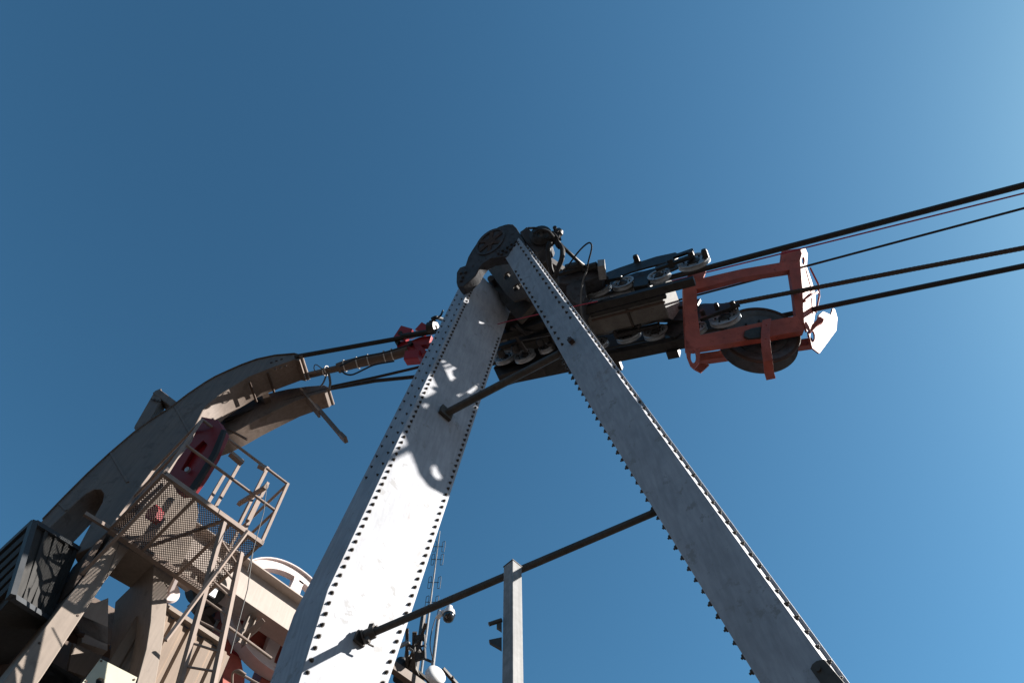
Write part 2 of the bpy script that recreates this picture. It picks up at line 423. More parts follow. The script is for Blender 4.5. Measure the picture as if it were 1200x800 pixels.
m = MB(); c = lL+outL_b*.04+dd*.05
m.lathe(c, dd, [(.029, -.035), (.042, -.035), (.042, .035), (.029, .035)], 18)
m.lathe(c-dd*.045, dd, [(.029, -.006), (.05, -.006), (.05, .006), (.029, .006)], 18)
m.beam(c+dL*.035, c+dL*.075, .05, .035, dd); m.beam(c-dL*.035, c-dL*.07, .045, .03, dd)
m.tube([c+dL*.04-outL_b*-.03, c+dL*.04+outL_b*.06], .007, 8); m.tube([c-dL*.06-vbL*.03, c-dL*.075+vbL*.02, c-dL*.065+vbL*.06], .007, 8)
m.beam(lL+outL_b*.003, lL+outL_b*.028, .09, .09, dL)
m.build('pipe_clamp', DARKW, o)
# small lugs on the right leg
m = MB(); PRa = Plane(MR, -vbR)
m.plate([PRa.p(x, y) for x, y in ((951, 784), (953, 779), (958, 775), (967, 773), (990, 800), (1000, 815), (978, 822))], [], -vbR*.012)
m.lathe(PRa.p(961, 785)-vbR*.012, -vbR, [(0, 0), (.014, 0), (.014, .012), (0, .012)], 6)
m.build('corner_bracket', DARKW, tower)
m = MB(); c = PRa.p(671, 401)
m.beam(c, c-vbR*.05, .05, .06, dR); m.tube([c-vbR*.04-dR*.03, c-vbR*.04+dR*.05], .012, 8)
m.build('rope_lug', RUST, tower)
# diagonal stay from the head to the far rope train
m = MB().tube([W(575, 326, 11.2), W(600, 372, 12.2)], .05, 10); m.build('knee_stay', DARKW, tower)

# ------------------------------------------------------------------ ropes
GK = .92
def ropeobj(name, label, pts, r, m_, strands=0, seg=10, cat='rope', group=None):
    b = MB()
    if strands:
        p, q = pts[0], pts[-1]; d = (q-p).normalized(); L = (q-p).length; a = d.orthogonal().normalized(); c = d.cross(a)
        lay = r*9; ns = int(L/lay*14); rs = r*.36; rc = r-rs
        b.tube([p, q], r*.55, 8)
        for s_ in range(strands):
            b.tube([p+d*L*t/ns+(a*math.cos(2*math.pi*(L*t/ns/lay+s_/strands))+c*math.sin(2*math.pi*(L*t/ns/lay+s_/strands)))*rc for t in range(ns+1)], rs, 6)
    else: b.tube(pts, r, seg)
    o = b.build(name, m_); return tag(o, label, cat, group)
def ext(p, q, t): return p+(q-p)*t
r1a, r1b = W(830, 313.6, 11.6), W(1200, 217, 10.05)
ropeobj('track_rope', 'thick smooth dark track rope, highest of the ropes running off to the right', [ext(r1a, r1b, -.62), r1a, r1b, ext(r1a, r1b, 4)], .042, ROPE, group='ropes on the valley side')
r4a, r4b = W(955, 362, 11.6), W(1200, 311.6, 10.6)
ropeobj('track_rope', 'thick smooth dark track rope, lowest of the ropes at the right edge', [ext(r4a, r4b, -1.45), r4a, r4b, ext(r4a, r4b, 4)], .039, ROPE, group='ropes on the valley side')
r3a, r3b = W(980, 332.5, 11.2), W(1200, 290.5, 10.3)
ropeobj('haul_rope', 'twisted strand haul rope passing through the middle of the red wheel frame', [ext(r3a, r3b, -1.35), ext(r3a, r3b, 2.2)], .033, STRAND, strands=6)
r2a, r2b = W(980, 302.5, 11.6), W(1200, 244, 10.5)
ropeobj('signal_rope', 'thin dark rope below the thin red cable at the right edge', [ext(r2a, r2b, -1.3), ext(r2a, r2b, 4)], .017, ROPE)
r5a, r5b = W(981, 281, 11.2), W(1200, 226.5, 10.1)
ropeobj('signal_cable', 'thin red cable running just under the upper track rope', [ext(r5a, r5b, -1.68), W(615, 372, 12.8), W(590, 378, 13.), ext(r5a, r5b, -1.68), ext(r5a, r5b, 4)][:1]+[ext(r5a, r5b, 4)], .011, REDC, cat='cable')
ropeobj('control_cable', 'thin red cable crossing the gap between the two tower legs', [W(560, 386, 11.9), W(597, 376, 11.2), W(640, 366, 10.9), W(700, 353, 10.7)], .007, REDC, cat='cable')
GK = 1.0
# station side
ropeobj('station_rope', 'dark rope from the tip of the upper curved beam to the tower', [W(346, 418.3, 11.95), W(352, 417, 12.0), W(470, 396, 12.1), W(500, 390, 12.2), W(560, 376, 12.0), W(650, 358, 11.5)], .036, ROPE)
ropeobj('station_rope', 'dark rope leaving the lower curved beam and rising towards the tower', [W(262, 493, 11.6), W(300, 480, 11.9), W(388, 455, 12.1), W(440, 446, 12.2), W(490, 441, 12.3), W(560, 430, 11.9), W(640, 412, 11.7)], .030, ROPE)
ropeobj('station_rope', 'thin rope just above the one that leaves the lower curved beam', [W(388, 453, 12.0), W(440, 442, 12.1), W(487, 431, 12.2), W(580, 405, 11.8)], .022, ROPE)

GK = .92
# ------------------------------------------------------------------ sheave trains and machinery behind the legs
z2 = lambda x, y: (640+x/4.7045, 250+y/4.7045)
z8 = lambda x, y: (680+x/6.67, 280+y/6.67)
PN = Plane(W(760, 322, 11.55), RS)
def wheelmb(c, ax, r, w=.07):
    return MB().lathe(c, ax, [(r*.35, -w*.2), (r*.78, -w*.2), (r*.82, -w/2), (r, -w/2), (r*.985, -w*.28), (r*.90, 0), (r*.985, w*.28), (r, w/2), (r*.82, w/2), (r*.78, w*.2), (r*.35, w*.2)], 40)
def sheave(c, ax, r, parent, w=.07):
    o = wheelmb(c, ax, r, w).build('sheave', WHEELM, parent, smooth=40)
    m = MB().lathe(c, ax, [(0, -w*.75), (r*.2, -w*.75), (r*.3, -w*.5), (r*.4, -w*.35), (r*.4, w*.35), (0, w*.5)], 20)
    m.build('hub', GREASE2, o)
    m = MB()
    a = ax.orthogonal().normalized(); b = ax.cross(a)
    for k in range(6):
        t = k*math.pi/3; c2 = c+(a*math.cos(t)+b*math.sin(t))*r*.55-ax*w*.2
        m.lathe(c2, -ax, [(0, 0), (r*.06, 0), (r*.06, .02), (0, .02)], 6)
    m.build_each('hub_bolt', GREASE2, o)
    return o
near = thing('sheave_train', 'black rocker beam carrying pale sheaves on top of the upper track rope', 'sheave train', W(760, 322, 11.55), 'sheave trains beside the tower')
for x, y, r in ((130, 378, .215), (332, 335, .17), (612, 275, .17), (882, 163, .235)):
    sheave(PN.p(*z8(x, y))+RS*.03, RS, r, near)
m = MB()
m.plate([PN.p(*z8(x, y)) for x, y in ((208,275),(300,240),(418,200),(430,165),(445,155),(482,188),(600,150),(750,118),(768,128),(768,150),(735,180),(640,205),(520,235),(400,270),(330,300),(215,335),(195,310))], [], -RS*.03)
m.plate([PN.p(*z8(x, y))+RS*.12 for x, y in ((208,275),(418,200),(482,188),(750,118),(768,150),(640,205),(400,270),(215,335))], [], RS*.03)
m.build('rocker_beam', GREASE2, near, bevel=.004)
m = MB()
m.beam(PN.p(*z8(120, 375))-RS*.06, PN.p(*z8(335, 330))-RS*.06, .05, .07, RU)
m.beam(PN.p(*z8(600, 270))-RS*.06, PN.p(*z8(890, 165))-RS*.06, .05, .08, RU)
m.beam(PN.p(*z8(740, 190))-RS*.09, PN.p(*z8(900, 135))-RS*.09, .04, .09, RU)
m.build_each('link_arm', GREASE, near, bevel=.004)
m = MB()
for x, y in ((450, 190), (215, 352), (720, 225), (985, 150), (880, 165)):
    c = PN.p(*z8(x, y))-RS*.10; m.lathe(c, RS, [(0, -.03), (.035, -.03), (.045, 0), (.045, .1), (0, .1)], 12)
m.build_each('axle_pin', GREASE2, near)
m = MB()
m.plate([PN.p(*z8(x, y))+RS*.02 for x, y in ((400, 310), (520, 270), (545, 300), (520, 345), (410, 365))], [], RS*.2)
m.build('pivot_block', GREASE, near, bevel=.01)
# rope trough under near train
trough = MB()
pa = PN.p(686, 354); pbb = PN.p(833, 315)
trough.beam(ext(pa, pbb, -.35)+RS*.10, ext(pa, pbb, .86)+RS*.10, .12, .10, RU)
trough.beam(pa+RS*.20-RU*.0, ext(pa, pbb, .62)+RS*.20-RU*.0, .07, .07, RU)
tag(trough.build('rope_trough', GREASE, bevel=.006), 'long black trough under the row of sheaves on the upper track rope', 'rope trough')
m = MB().beam(pa+RS*.27-RU*.03, ext(pa, pbb, .60)+RS*.27-RU*.03, .03, .02, RU)
tag(m.build('guide_strip', RUST), 'rusty strip along the lower side of the upper rope trough', 'guide strip')

# central box beam with bright octagonal end
cc = W(786, 350.5, 11.7)
BOXM = mat('dull_box_steel', (.20, .19, .175), .65, .1, .25, 5, spots=(.13, .12, .105), spot_scale=9, spot_amt=.4, streak=.1, bump=.004)
body = thing('saddle_beam', 'dark box beam with a bright eight-sided end plate between the two sheave rows', 'beam', cc)
def oct_(c, w, h, ch): return [c+(RS*x+RU*y+RP*.3*y)*GK for x, y in ((-w/2+ch, -h/2), (w/2-ch, -h/2), (w/2, -h/2+ch), (w/2, h/2-ch*.5), (w/2-ch*.5, h/2), (-w/2+ch, h/2), (-w/2, h/2-ch), (-w/2, -h/2+ch))]
MB().loft([oct_(cc-RP*3.6, .50, .38, .07), oct_(cc-RP*.02, .50, .38, .07)]).build('box_beam', BOXM, body, bevel=.004)
MB().loft([oct_(cc-RP*.018, .54, .42, .08), oct_(cc, .54, .42, .08)]).build('end_plate', GALV2, body)
m = MB()
for t in (.5, 1.1, 1.7, 2.3, 2.9):
    m.loft([oct_(cc-RP*t, .53, .41, .07), oct_(cc-RP*(t+.03), .53, .41, .07)])
m.build_each('stiffener_rib', DARKW, body)
m = MB().beam(cc-RP*.6-RS*.27-RU*.14, cc-RP*1.0-RS*.27-RU*.14, .06, .05, RU)
m.tube([cc-RP*.45-RS*.3-RU*.1, cc-RP*.75-RS*.3-RU*.12], .02, 8)
m.build('cable_bracket', WHEELM, body)

# far train
PF = Plane(W(770, 385, 11.8), RS)
far = thing('sheave_train', 'black sheave row under the box beam, partly behind the red wheel frame', 'sheave train', W(770, 385, 11.8), 'sheave trains beside the tower')
for x, y, r in ((736, 391, .20), (768, 388, .19), (849, 371, .225), (815, 384, .16), (700, 402, .17)):
    sheave(PF.p(x, y)+RS*.02, RS, r, far)
m = MB()
m.plate([PF.p(x, y) for x, y in ((684,382),(700,377),(735,372),(762,366),(800,362),(826,358),(862,358),(866,362),(845,367),(812,378),(790,378),(770,378),(745,384),(715,392),(695,395))], [], -RS*.04)
m.plate([PF.p(x, y)+RS*.16 for x, y in ((690,384),(762,370),(826,360),(862,360),(840,372),(745,388),(700,398))], [], RS*.03)
m.build('rocker_beam', GREASE, far, bevel=.004)
m = MB()
m.beam(PF.p(690, 379)-RS*.10, PF.p(822, 362)-RS*.10, .05, .17, RU)
m.build('shade_bar', GREASE2, far, bevel=.005)  # bar added to close a gap that let sun patches onto the leg
m = MB()
m.beam(PF.p(722, 398)-RS*.07, PF.p(775, 386)-RS*.07, .06, .08, RU)
m.beam(PF.p(822, 380)-RS*.07, PF.p(868, 362)-RS*.07, .05, .07, RU)
m.plate([PF.p(x, y)+RS*.02 for x, y in ((782, 374), (798, 370), (803, 384), (790, 394), (778, 390))], [], RS*.2)
m.build_each('link_arm', GREASE2, far, bevel=.004)
m = MB()
for x, y in ((752, 390), (724, 398), (826, 374), (861, 364), (842, 366)):
    c = PF.p(x, y)-RS*.12; m.lathe(c, RS, [(0, -.02), (.03, -.02), (.035, 0), (.035, .1), (0, .1)], 12)
m.build_each('axle_pin', GREASE2, far)
m = MB()
pa = PF.p(700, 410); pbb = PF.p(930, 361)
m.beam(ext(pa, pbb, -.55)+RS*.12-RU*.05, ext(pa, pbb, .47)+RS*.12-RU*.05, .16, .13, RU)
m.beam(ext(pa, pbb, .36)+RS*.22-RU*.10, ext(pa, pbb, .42)+RS*.22-RU*.10, .12, .16, RU)
m.beam(ext(pa, pbb, -.05)+RS*.25-RU*.05, ext(pa, pbb, .1)+RS*.25-RU*.05, .2, .10, RU)
tag(m.build('rope_trough', GREASE, bevel=.006), 'long black trough under the row of sheaves below the box beam', 'rope trough')

# middle machinery visible in the gap of the legs
mid = thing('rope_machinery', 'dark clutter of rollers and plates seen between the tower legs under the cap', 'machinery', W(615, 390, 12.6))
PMd = Plane(W(610, 405, 12.5), RS)
for x, y, r in ((592, 419, .17), (615, 417, .17), (640, 408, .12)):
    sheave(PMd.p(x, y), RS, r, mid)
m = MB()
m.plate([PMd.p(x, y)+RS*.1 for x, y in ((575,424),(592,404),(625,394),(665,386),(690,390),(650,412),(632,421),(600,427),(580,434))], [], RS*.2)
m.beam(W(580, 408, 12.3), W(650, 388, 12.1), .07, .12, RU)
m.beam(W(582, 394, 12.2), W(655, 372, 12.0), .10, .20, RU)
m.beam(W(590, 380, 12.2), W(650, 362, 12.1), .24, .06, RU)
m.build('guide_plate', GREASE, mid, bevel=.005)
m = MB()
m.beam(W(605, 395, 11.9), W(617, 412, 12.0), .05, .02); m.beam(W(598, 384, 12.), W(622, 390, 12.), .05, .05)
m.tube([W(604, 380, 11.9), W(616, 392, 12.), W(624, 389, 12.)], .03, 8)
for x, y in ((586, 412), (603, 407), (632, 399), (611, 355), (645, 404)):
    m.lathe(W(x, y, 12.0), RS, [(0, -.04), (.04, -.04), (.06, 0), (.06, .08), (0, .08)], 10)
m.build_each('roller_bracket', GREASE2, mid)
m = MB().tube([W(611, 400, 11.8), W(618, 411, 11.85)], .008, 6); m.tube([W(611, 399, 11.8), W(645, 393, 11.8)], .006, 6)
m.build('thin_rod', WIREM, mid)
m = MB().lathe(W(612, 354, 11.9), V((.7, -.5, .5)), [(0, 0), (.06, 0), (.06, .06), (.03, .09), (0, .09)], 16)
m.build('round_knob', WHEELM, mid)
m = MB()
m.curve([W(580, 430, 12.4), W(600, 424, 12.3), W(622, 422, 12.2), W(640, 417, 12.2), W(648, 408, 12.2)], .02)
m.build('hose', RUBBER, mid)

# drive housing with hoses above the right leg
gear = thing('hydraulic_unit', 'black hydraulic unit with looping hoses on top beside the cast cap', 'hydraulic unit', W(630, 280, 11.4))
PG = Plane(W(630, 280, 11.3), V((-.2, -.75, -.6)))
m = MB().plate([PG.p(*z1(x, y)) for x, y in ((512,102),(530,90),(552,72),(575,95),(600,125),(640,135),(655,150),(690,158),(680,180),(645,200),(612,220),(585,205),(550,165))], [], -PG.n*.3)
m.build('housing', CAST, gear, bevel=.012)
m = MB()
m.lathe(PG.p(*z1(632, 130)), PG.n, [(.05, -.1), (.14, -.1), (.16, -.02), (.16, .05), (.11, .08), (.05, .08)], 24)
m.lathe(PG.p(*z1(705, 130)), V((.6, -.6, .3)), [(0, -.12), (.07, -.12), (.07, .1), (.04, .14), (0, .14)], 14)
m.beam(PG.p(*z1(655, 155)), PG.p(*z1(735, 125)), .1, .12); m.beam(PG.p(*z1(690, 110)), PG.p(*z1(735, 185)), .08, .08)
for x, y in ((712, 100), (722, 118), (730, 140), (655, 112), (668, 150)):
    m.lathe(PG.p(*z1(x, y))+PG.n*.05, PG.n, [(0, 0), (.03, 0), (.03, .05), (0, .05)], 6)
m.build('valve_block', GREASE2, gear)
def hose(px, r, D=11.1, mm=RUBBER, nm='hose'):
    m = MB().curve([W(*z1(x, y), D+dz) for x, y, dz in px], r, 8, 7); return m.build(nm, mm, gear)
hose([(560,82,0),(600,82,.05),(650,92,0),(700,112,0),(725,140,0)], .018)
hose([(590,110,-.1),(625,90,-.15),(670,100,-.1),(700,130,-.05)], .022)
hose([(680,160,0),(672,190,-.03),(672,240,-.05),(680,290,0),(690,325,.2)], .036)
hose([(735,170,0),(748,200,-.05),(745,250,-.1),(725,300,0),(708,350,.2)], .036)
hose([(742,178,.1),(790,222,.1),(840,268,.2),(875,295,.4)], .028)
hose([(752,325,.3),(790,275,.1),(830,220,0),(870,178,0),(897,162,0),(910,178,0),(905,215,0),(893,260,0),(880,320,.05)], .012)
m = MB().curve([W(*z1(x, y), 10.9) for x, y in ((880,320),(862,370),(852,440),(850,520),(862,580),(905,640),(960,720),(1010,800))], .012, 8)
m.build('hose', WIREM, gear)
m = MB()
PB = Plane(W(690, 320, 11.6), V((-.2, -.8, -.5)))
m.plate([PB.p(*z2(x, y)) for x, y in ((60,335),(100,300),(130,285),(175,300),(250,285),(300,280),(322,300),(300,345),(215,375),(120,390),(70,385))], [], -PB.n*.35)
m.plate([PB.p(*z2(x, y)) for x, y in ((110,400),(210,350),(220,450),(190,510),(140,480),(110,440))], [], -PB.n*.5)
m.build('pump_housing', CAST, gear, bevel=.01)
m = MB()
e0 = PB.p(*z2(312, 312)); m.beam(e0+V((-.06, 0, 0)), e0+V((.0, 0, 0))+RP*.04, .22, .24, RU)
m.build('end_cover', GALV2, gear, bevel=.006)
m = MB()
m.lathe(PB.p(*z2(150, 305))+PB.n*.02, RP, [(0, -.1), (.08, -.1), (.08, .12), (.05, .15), (0, .15)], 16)
m.lathe(PB.p(*z2(240, 310))+PB.n*.04, RP, [(0, -.1), (.06, -.1), (.06, .12), (0, .12)], 12)
m.beam(PB.p(*z2(70, 350))+PB.n*.05, PB.p(*z2(250, 300))+PB.n*.05, .05, .05)
m.build('fittings', GREASE, gear)

# ------------------------------------------------------------------ red wheel frame
FN = V((-.02, -.90, -.436)).normalized()
PRF = Plane(W(880, 360, 11.3), FN)
rf = thing('wheel_frame', 'rectangular red tube frame with a big black wheel, hung on the ropes', 'wheel frame', W(880, 360, 11.3))
z3 = lambda x, y: (780+x/4.4454, 270+y/4.4454)
q = lambda x, y: PRF.p(*z3(x, y))
th = -FN*.11
m = MB()
outer = [(92,288),(112,240),(160,255),(400,200),(610,165),(700,150),(715,330),(722,520),(690,525),(500,560),(150,615),(108,612),(96,420)]
inner = [(163,305),(400,243),(645,205),(665,330),(678,445),(500,478),(180,545),(165,420)]
m.plate([q(x, y) for x, y in outer], [[q(x, y) for x, y in inner]], th)
m.build('tube_frame', RED, rf, bevel=.012)
m = MB()
m.plate([q(x, y) for x, y in ((112,240),(125,222),(212,210),(190,262),(160,258))], [], th*.7)
m.plate([q(x, y) for x, y in ((598,165),(605,105),(700,92),(712,120),(700,160))], [], th*.8)
m.build_each('clamp_ear', RED, rf, bevel=.006)
# end plates facing down the line
m = MB()
c1 = q(706, 158)
def endplate(pts, n_dir=RP, hole=None, thick=.02, hr=.05):
    P_ = [p for p in pts]; return MB().plate(P_, hole or [], n_dir*thick)
# right end plate: spans from the frame's front edge backwards
pt, pbm = q(702, 95), q(724, 525)
back = -FN*.30
PE = Plane(pt, (pbm-pt).cross(back))
def pe(u, w): return pt+(pbm-pt)*u+back*w
outl = [pe(0.0, 0), (pe(-.02, .5)), pe(.03, .85), pe(.18, 1.), pe(.45, .95), pe(.78, 1.25), pe(.84, 1.15), pe(1.0, 1.0), pe(1.02, 0)]
hc = pe(.13, .5); hn = (pbm-pt).cross(back).normalized()
if hn.dot(RP) < 0: hn = -hn
EN = V((.75, -.52, -.38)).normalized()
PEN = Plane(q(706, 300), EN); e_ = lambda x, y: PEN.p(*z3(x, y))
MB().plate([e_(x, y) for x, y in ((706,92),(728,92),(741,122),(736,190),(757,250),(782,330),(782,420),(768,500),(738,528),(722,480),(708,300),(698,170))], [[e_(717+8*math.cos(t), 158+20*math.sin(t)) for t in [k*math.pi/9 for k in range(18)]]], -EN*.03).build('end_plate', RED, rf, bevel=.003)
m = MB()
m.tube([e_(738, 200)+EN*.04, e_(770, 290)+EN*.07, e_(775, 350)+EN*.07, e_(772, 430)+EN*.03], .014, 8); m.beam(e_(715, 372)+EN*.02, e_(765, 330)+EN*.06, .03, .05, EN)
m.tube([e_(712, 325)+EN*.02, e_(756, 300)+EN*.05], .012, 8)
m.build_each('guard_rod', RED, rf)
# left end plate with the hole at its foot
m = MB().plate([q(x, y) for x, y in ((100,560),(150,615),(180,615),(180,640),(175,690),(150,718),(130,700),(112,655),(104,600))], [[q(145+14*math.cos(t), 655+34*math.sin(t)) for t in [k*math.pi/9 for k in range(18)]]], th*.35)
m.build('foot_ear', RED, rf, bevel=.004)
m = MB(); c = q(175, 700)
PQ = PRF.off(-.50)
m.plate([PQ.p(*z3(x, y)) for x, y in ((150,720),(182,690),(228,698),(185,738))], [], -FN*.03)
m.plate([PQ.p(*z3(x, y)) for x, y in ((240,640),(300,615),(306,640))], [], -FN*.02)
m.build_each('toe_plate', RED, rf)
m = MB().beam(PRF.off(-.62).p(*z3(170, 672)), PRF.off(-.62).p(*z3(765, 588)), .13, .13, FN); m.build('rear_tube', RED, rf, bevel=.01)
m = MB().plate([e_(x, y) for x, y in ((745,530),(795,470),(800,440),(822,422),(862,440),(872,405),(882,410),(895,455),(890,520),(802,640),(765,612))], [[e_(766+13*math.cos(t), 553+30*math.sin(t)) for t in [k*math.pi/9 for k in range(18)]]], -EN*.025)
m.build('nose_plate', RED, rf)
m = MB().plate([q(x, y)-FN*.08 for x, y in ((765,500),(770,470),(812,425),(835,440),(830,455),(800,470),(745,530))], [], -FN*.04)
m.build('nose_bracket', RED, rf)
# wheel
wn_ = V((.10, .93, .36)).normalized()
wc = W(*z3(492, 545), 11.25)
WORN = mat('worn_wheel_steel', (.085, .09, .098), .5, .2, .35, 9, spots=(.12, .08, .055), spot_scale=7, spot_amt=.36, bump=.004)
pul = MB().lathe(wc, wn_, [(.10, .0), (.36, .0), (.40, -.02), (.535, -.02), (.545, .0), (.47, .055), (.44, .10), (.47, .145), (.545, .20), (.535, .22), (.40, .22), (.36, .20), (.10, .20)], 56).build('pulley', WORN, rf, smooth=40)
m = MB().lathe(wc, wn_, [(0, -.10), (.05, -.10), (.06, -.06), (.13, -.06), (.15, -.0), (.15, .05), (0, .05)], 28); m.build('hub', RUST, pul)
m = MB().lathe(wc, wn_, [(.12, -.015), (.37, -.022), (.37, .004), (.12, .004)], 48); m.build('wheel_disc', WORN, pul)
m = MB().lathe(wc, wn_, [(.50, -.028), (.542, -.028), (.548, -.005), (.50, -.005)], 56); m.build('rim', RUST, pul)
m = MB(); a = wn_.orthogonal().normalized(); b = wn_.cross(a)
for k in range(8):
    t = k*math.pi/4+.2; m.lathe(wc+(a*math.cos(t)+b*math.sin(t))*.24-wn_*.02, -wn_, [(0, 0), (.018, 0), (.018, .02), (0, .02)], 6)
m.build_each('disc_bolt', GREASE2, pul)
# guard strap over the wheel
st = [(522,478,.06,-.02),(515,520,.10,0),(508,560,.14,0),(505,610,.17,0),(508,665,.18,0),(520,715,.14,0),(535,742,.04,0),(560,745,-.10,0)]
rg = []
for x, y, f_, _ in st:
    c = q(x, y)+FN*f_; rg.append([c-RP*.055, c+RP*.055, c+RP*.055-FN*.02, c-RP*.055-FN*.02])
m = MB().loft(rg)
for x, y, f_, _ in st[1:6:2]: m.lathe(q(x, y)+FN*(f_+.001), FN, [(0, 0), (.012, 0), (.012, .012), (0, .012)], 6)
m.build('guard_strap', RED, rf, bevel=.004)
m = MB().plate([q(x, y)+FN*.001 for x, y in ((405,560),(410,530),(440,518),(490,508),(520,520),(525,540),(500,565),(430,572))], [], FN*.035)
m.build('hub_bracket', GREASE, rf, bevel=.01)

GK = 1.0
# ------------------------------------------------------------------ station: pipe and red clamps left of the tower
pp = thing('sleeved_pipe', 'brown lagged pipe tied with pale bands between the curved beams and the red clamps', 'pipe', W(400, 430, 11.4))
MB().tube([W(300, 456, 12.7), W(330, 447, 12.5), W(398, 431, 12.0)], .052, 14).build('pipe', BROWN2, pp)
m = MB().curve([W(396, 431.5, 12.), W(404, 428.5, 12.), W(420, 424.5, 12.), W(440, 420.5, 12.), W(460, 416, 12.), W(478, 410.5, 12.)], .082, 14, 4); m.build('lagging', BROWN2, pp)
m = MB()
for x, y in ((404, 428.5), (419, 425), (432, 422), (451, 417.5), (460, 415)):
    m.lathe(W(x, y, 12.0), (W(478, 410.5, 12.)-W(396, 431.5, 12.)), [(.088, -.008), (.094, -.008), (.094, .008), (.088, .008)], 18)
for x, y in ((381, 436), (383, 433)): m.lathe(W(x, y, 12.1), RP, [(.055, -.008), (.062, -.008), (.062, .008), (.055, .008)], 16)
m.build_each('cable_tie', TIE, pp)
m = MB()
m.curve([W(379, 433, 11.2), W(370, 427, 11.2), W(368, 432, 11.2), W(372, 436, 11.2), W(380, 431, 11.2)], .007)
m.curve([W(385, 436, 11.2), W(387, 448, 11.2), W(386, 455, 11.3)], .018); m.curve([W(383, 438, 11.2), W(379, 448, 11.2), W(376, 452, 11.3)], .012)
m.build_each('loose_wire', WIREM, pp)
m = MB().curve([W(400, 434, 11.3), W(405, 438, 11.3), W(412, 439, 11.3), W(420, 436, 11.4), W(428, 432, 11.5), W(440, 427, 11.5), W(462, 423, 11.6)], .013)
m.curve([W(398, 429, 11.35), W(420, 419, 11.45), W(450, 413, 11.6), W(480, 404, 11.7)], .014)
m.build_each('black_hose', RUBBER, pp)

PC = Plane(W(488, 405, 12.0), V((-.25, -.85, -.46)))
z7 = lambda x, y: (460+x/13.333, 370+y/13.333)
cl = thing('rope_clamp', 'scarlet bracket clamping the station rope, just left of the tower leg', 'clamp', PC.p(488, 405))
m = MB()
m.plate([PC.p(*z7(x, y)) for x, y in ((60,440),(70,500),(165,525),(260,500),(400,470),(560,440),(610,300),(420,330),(300,380),(200,400),(120,400))], [], -PC.n*.12)
m.build('clamp_body', REDS, cl, bevel=.008)
def rbox(p1, p2, w, h, mm=REDS, nm='lug'):
    return MB().beam(p1, p2, w, h, PC.n, ch=.008).build(nm, mm, cl)
rbox(PC.p(*z7(120, 380)), PC.p(*z7(235, 205)), .22, .10)
rbox(PC.p(*z7(430, 270)), PC.p(*z7(530, 160)), .18, .10)
rbox(PC.p(*z7(215, 660)), PC.p(*z7(440, 640)), .16, .17)
rbox(PC.p(*z7(360, 450))-PC.n*.05, PC.p(*z7(490, 580))-PC.n*.05, .10, .10)
m = MB()
m.plate([PC.p(*z7(x, y))-PC.n*.05 for x, y in ((245,190),(345,285),(260,320),(200,270))], [], -PC.n*.03)
m.plate([PC.p(*z7(x, y))-PC.n*.12 for x, y in ((430,480),(520,465),(485,550))], [], -PC.n*.03)
m.plate([PC.p(*z7(x, y))-PC.n*.02 for x, y in ((320,365),(415,345),(410,365),(350,390))], [], -PC.n*.03)
m.plate([PC.p(*z7(x, y))-PC.n*.02 for x, y in ((165,525),(190,525),(265,610),(240,615))], [], -PC.n*.03)
m.build_each('sunlit_face', PINK, cl)  # pale plates carry the sunlight on the red clamp in their colour
m = MB()
for x, y in ((90, 430), (200, 340), (290, 450), (470, 290), (140, 300), (600, 240)):
    m.lathe(PC.p(*z7(x, y))+PC.n*.01, PC.n, [(0, -.02), (.04, -.02), (.04, .05), (0, .05)], 6)
m.tube([PC.p(*z7(150, 350))+PC.n*.04, PC.p(*z7(620, 270))+PC.n*.04], .045, 10)
m.build('grip_bolts', GREASE, cl)
m = MB().curve([W(506, 374, 11.8), W(511, 372, 11.8), W(518, 374, 12.), W(525, 378, 12.2)], .03)
m.curve([W(503, 377, 11.8), W(508, 375, 11.8), W(516, 370, 11.7), W(519, 364, 11.8)], .015)
m.lathe(W(507, 384, 11.9), RP, [(.03, -.06), (.10, -.06), (.10, .06), (.03, .06)], 18)
tag(m.build('cable_bundle', GREASE), 'dark bundle of cables peeping out behind the left tower leg above the red clamp', 'cables')

# ------------------------------------------------------------------ station: curved rope beams
LS = V((math.sin(R(10)), math.cos(R(10)), 0))
PL1 = Plane(W(350, 418, 12.0), LS)
z5 = lambda x, y: (50+x/3.4767, 450+y/3.4767)
cb1 = thing('curved_rope_beam', 'upper and longer of two curved brown steel beams, with an arched opening low down', 'steel beam', PL1.p(240, 470), 'curved rope beams of the station')
top = [(352,417),(345,415),(322,417),(301,421.5),(283,428),(266,435.5),(252,442),(240,449),(220,462.5),(200,478),(178,492),(156,508),(128,532),(102,556),(75,583),(50,609),(20,640),(-15,676)]
bot = [(0,692),(30,652),(55,621),(77,600),(90,587),(101,578),(110,573),(118,573),(122,578),(120,588),(110,606),(100,625),(92,640),(86,650),(108,640),(150,600),(190,560),(215,525),(232,492),(240,476),(255,464),(272,453),(292,441),(320,430),(345,421),(351,422)]
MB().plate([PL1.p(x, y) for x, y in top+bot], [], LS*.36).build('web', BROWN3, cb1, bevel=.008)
m = MB()
def strip(pts, off, w, t):     # flange sheet following a px line
    return [[PL1.p(x, y)+LS*off, PL1.p(x, y)+LS*(off+w), PL1.p(x, y)+LS*(off+w)+Z*t, PL1.p(x, y)+LS*off+Z*t] for x, y in pts]
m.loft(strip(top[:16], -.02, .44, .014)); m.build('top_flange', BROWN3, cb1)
m = MB(); c = PL1.p(351, 419)
m.beam(c-LS*.03+V((.02, 0, .02)), c+LS*.38+V((.02, 0, .02)), .06, .05, Z, ch=.01)
m.build('end_cap', BROWN3, cb1)
m = MB()
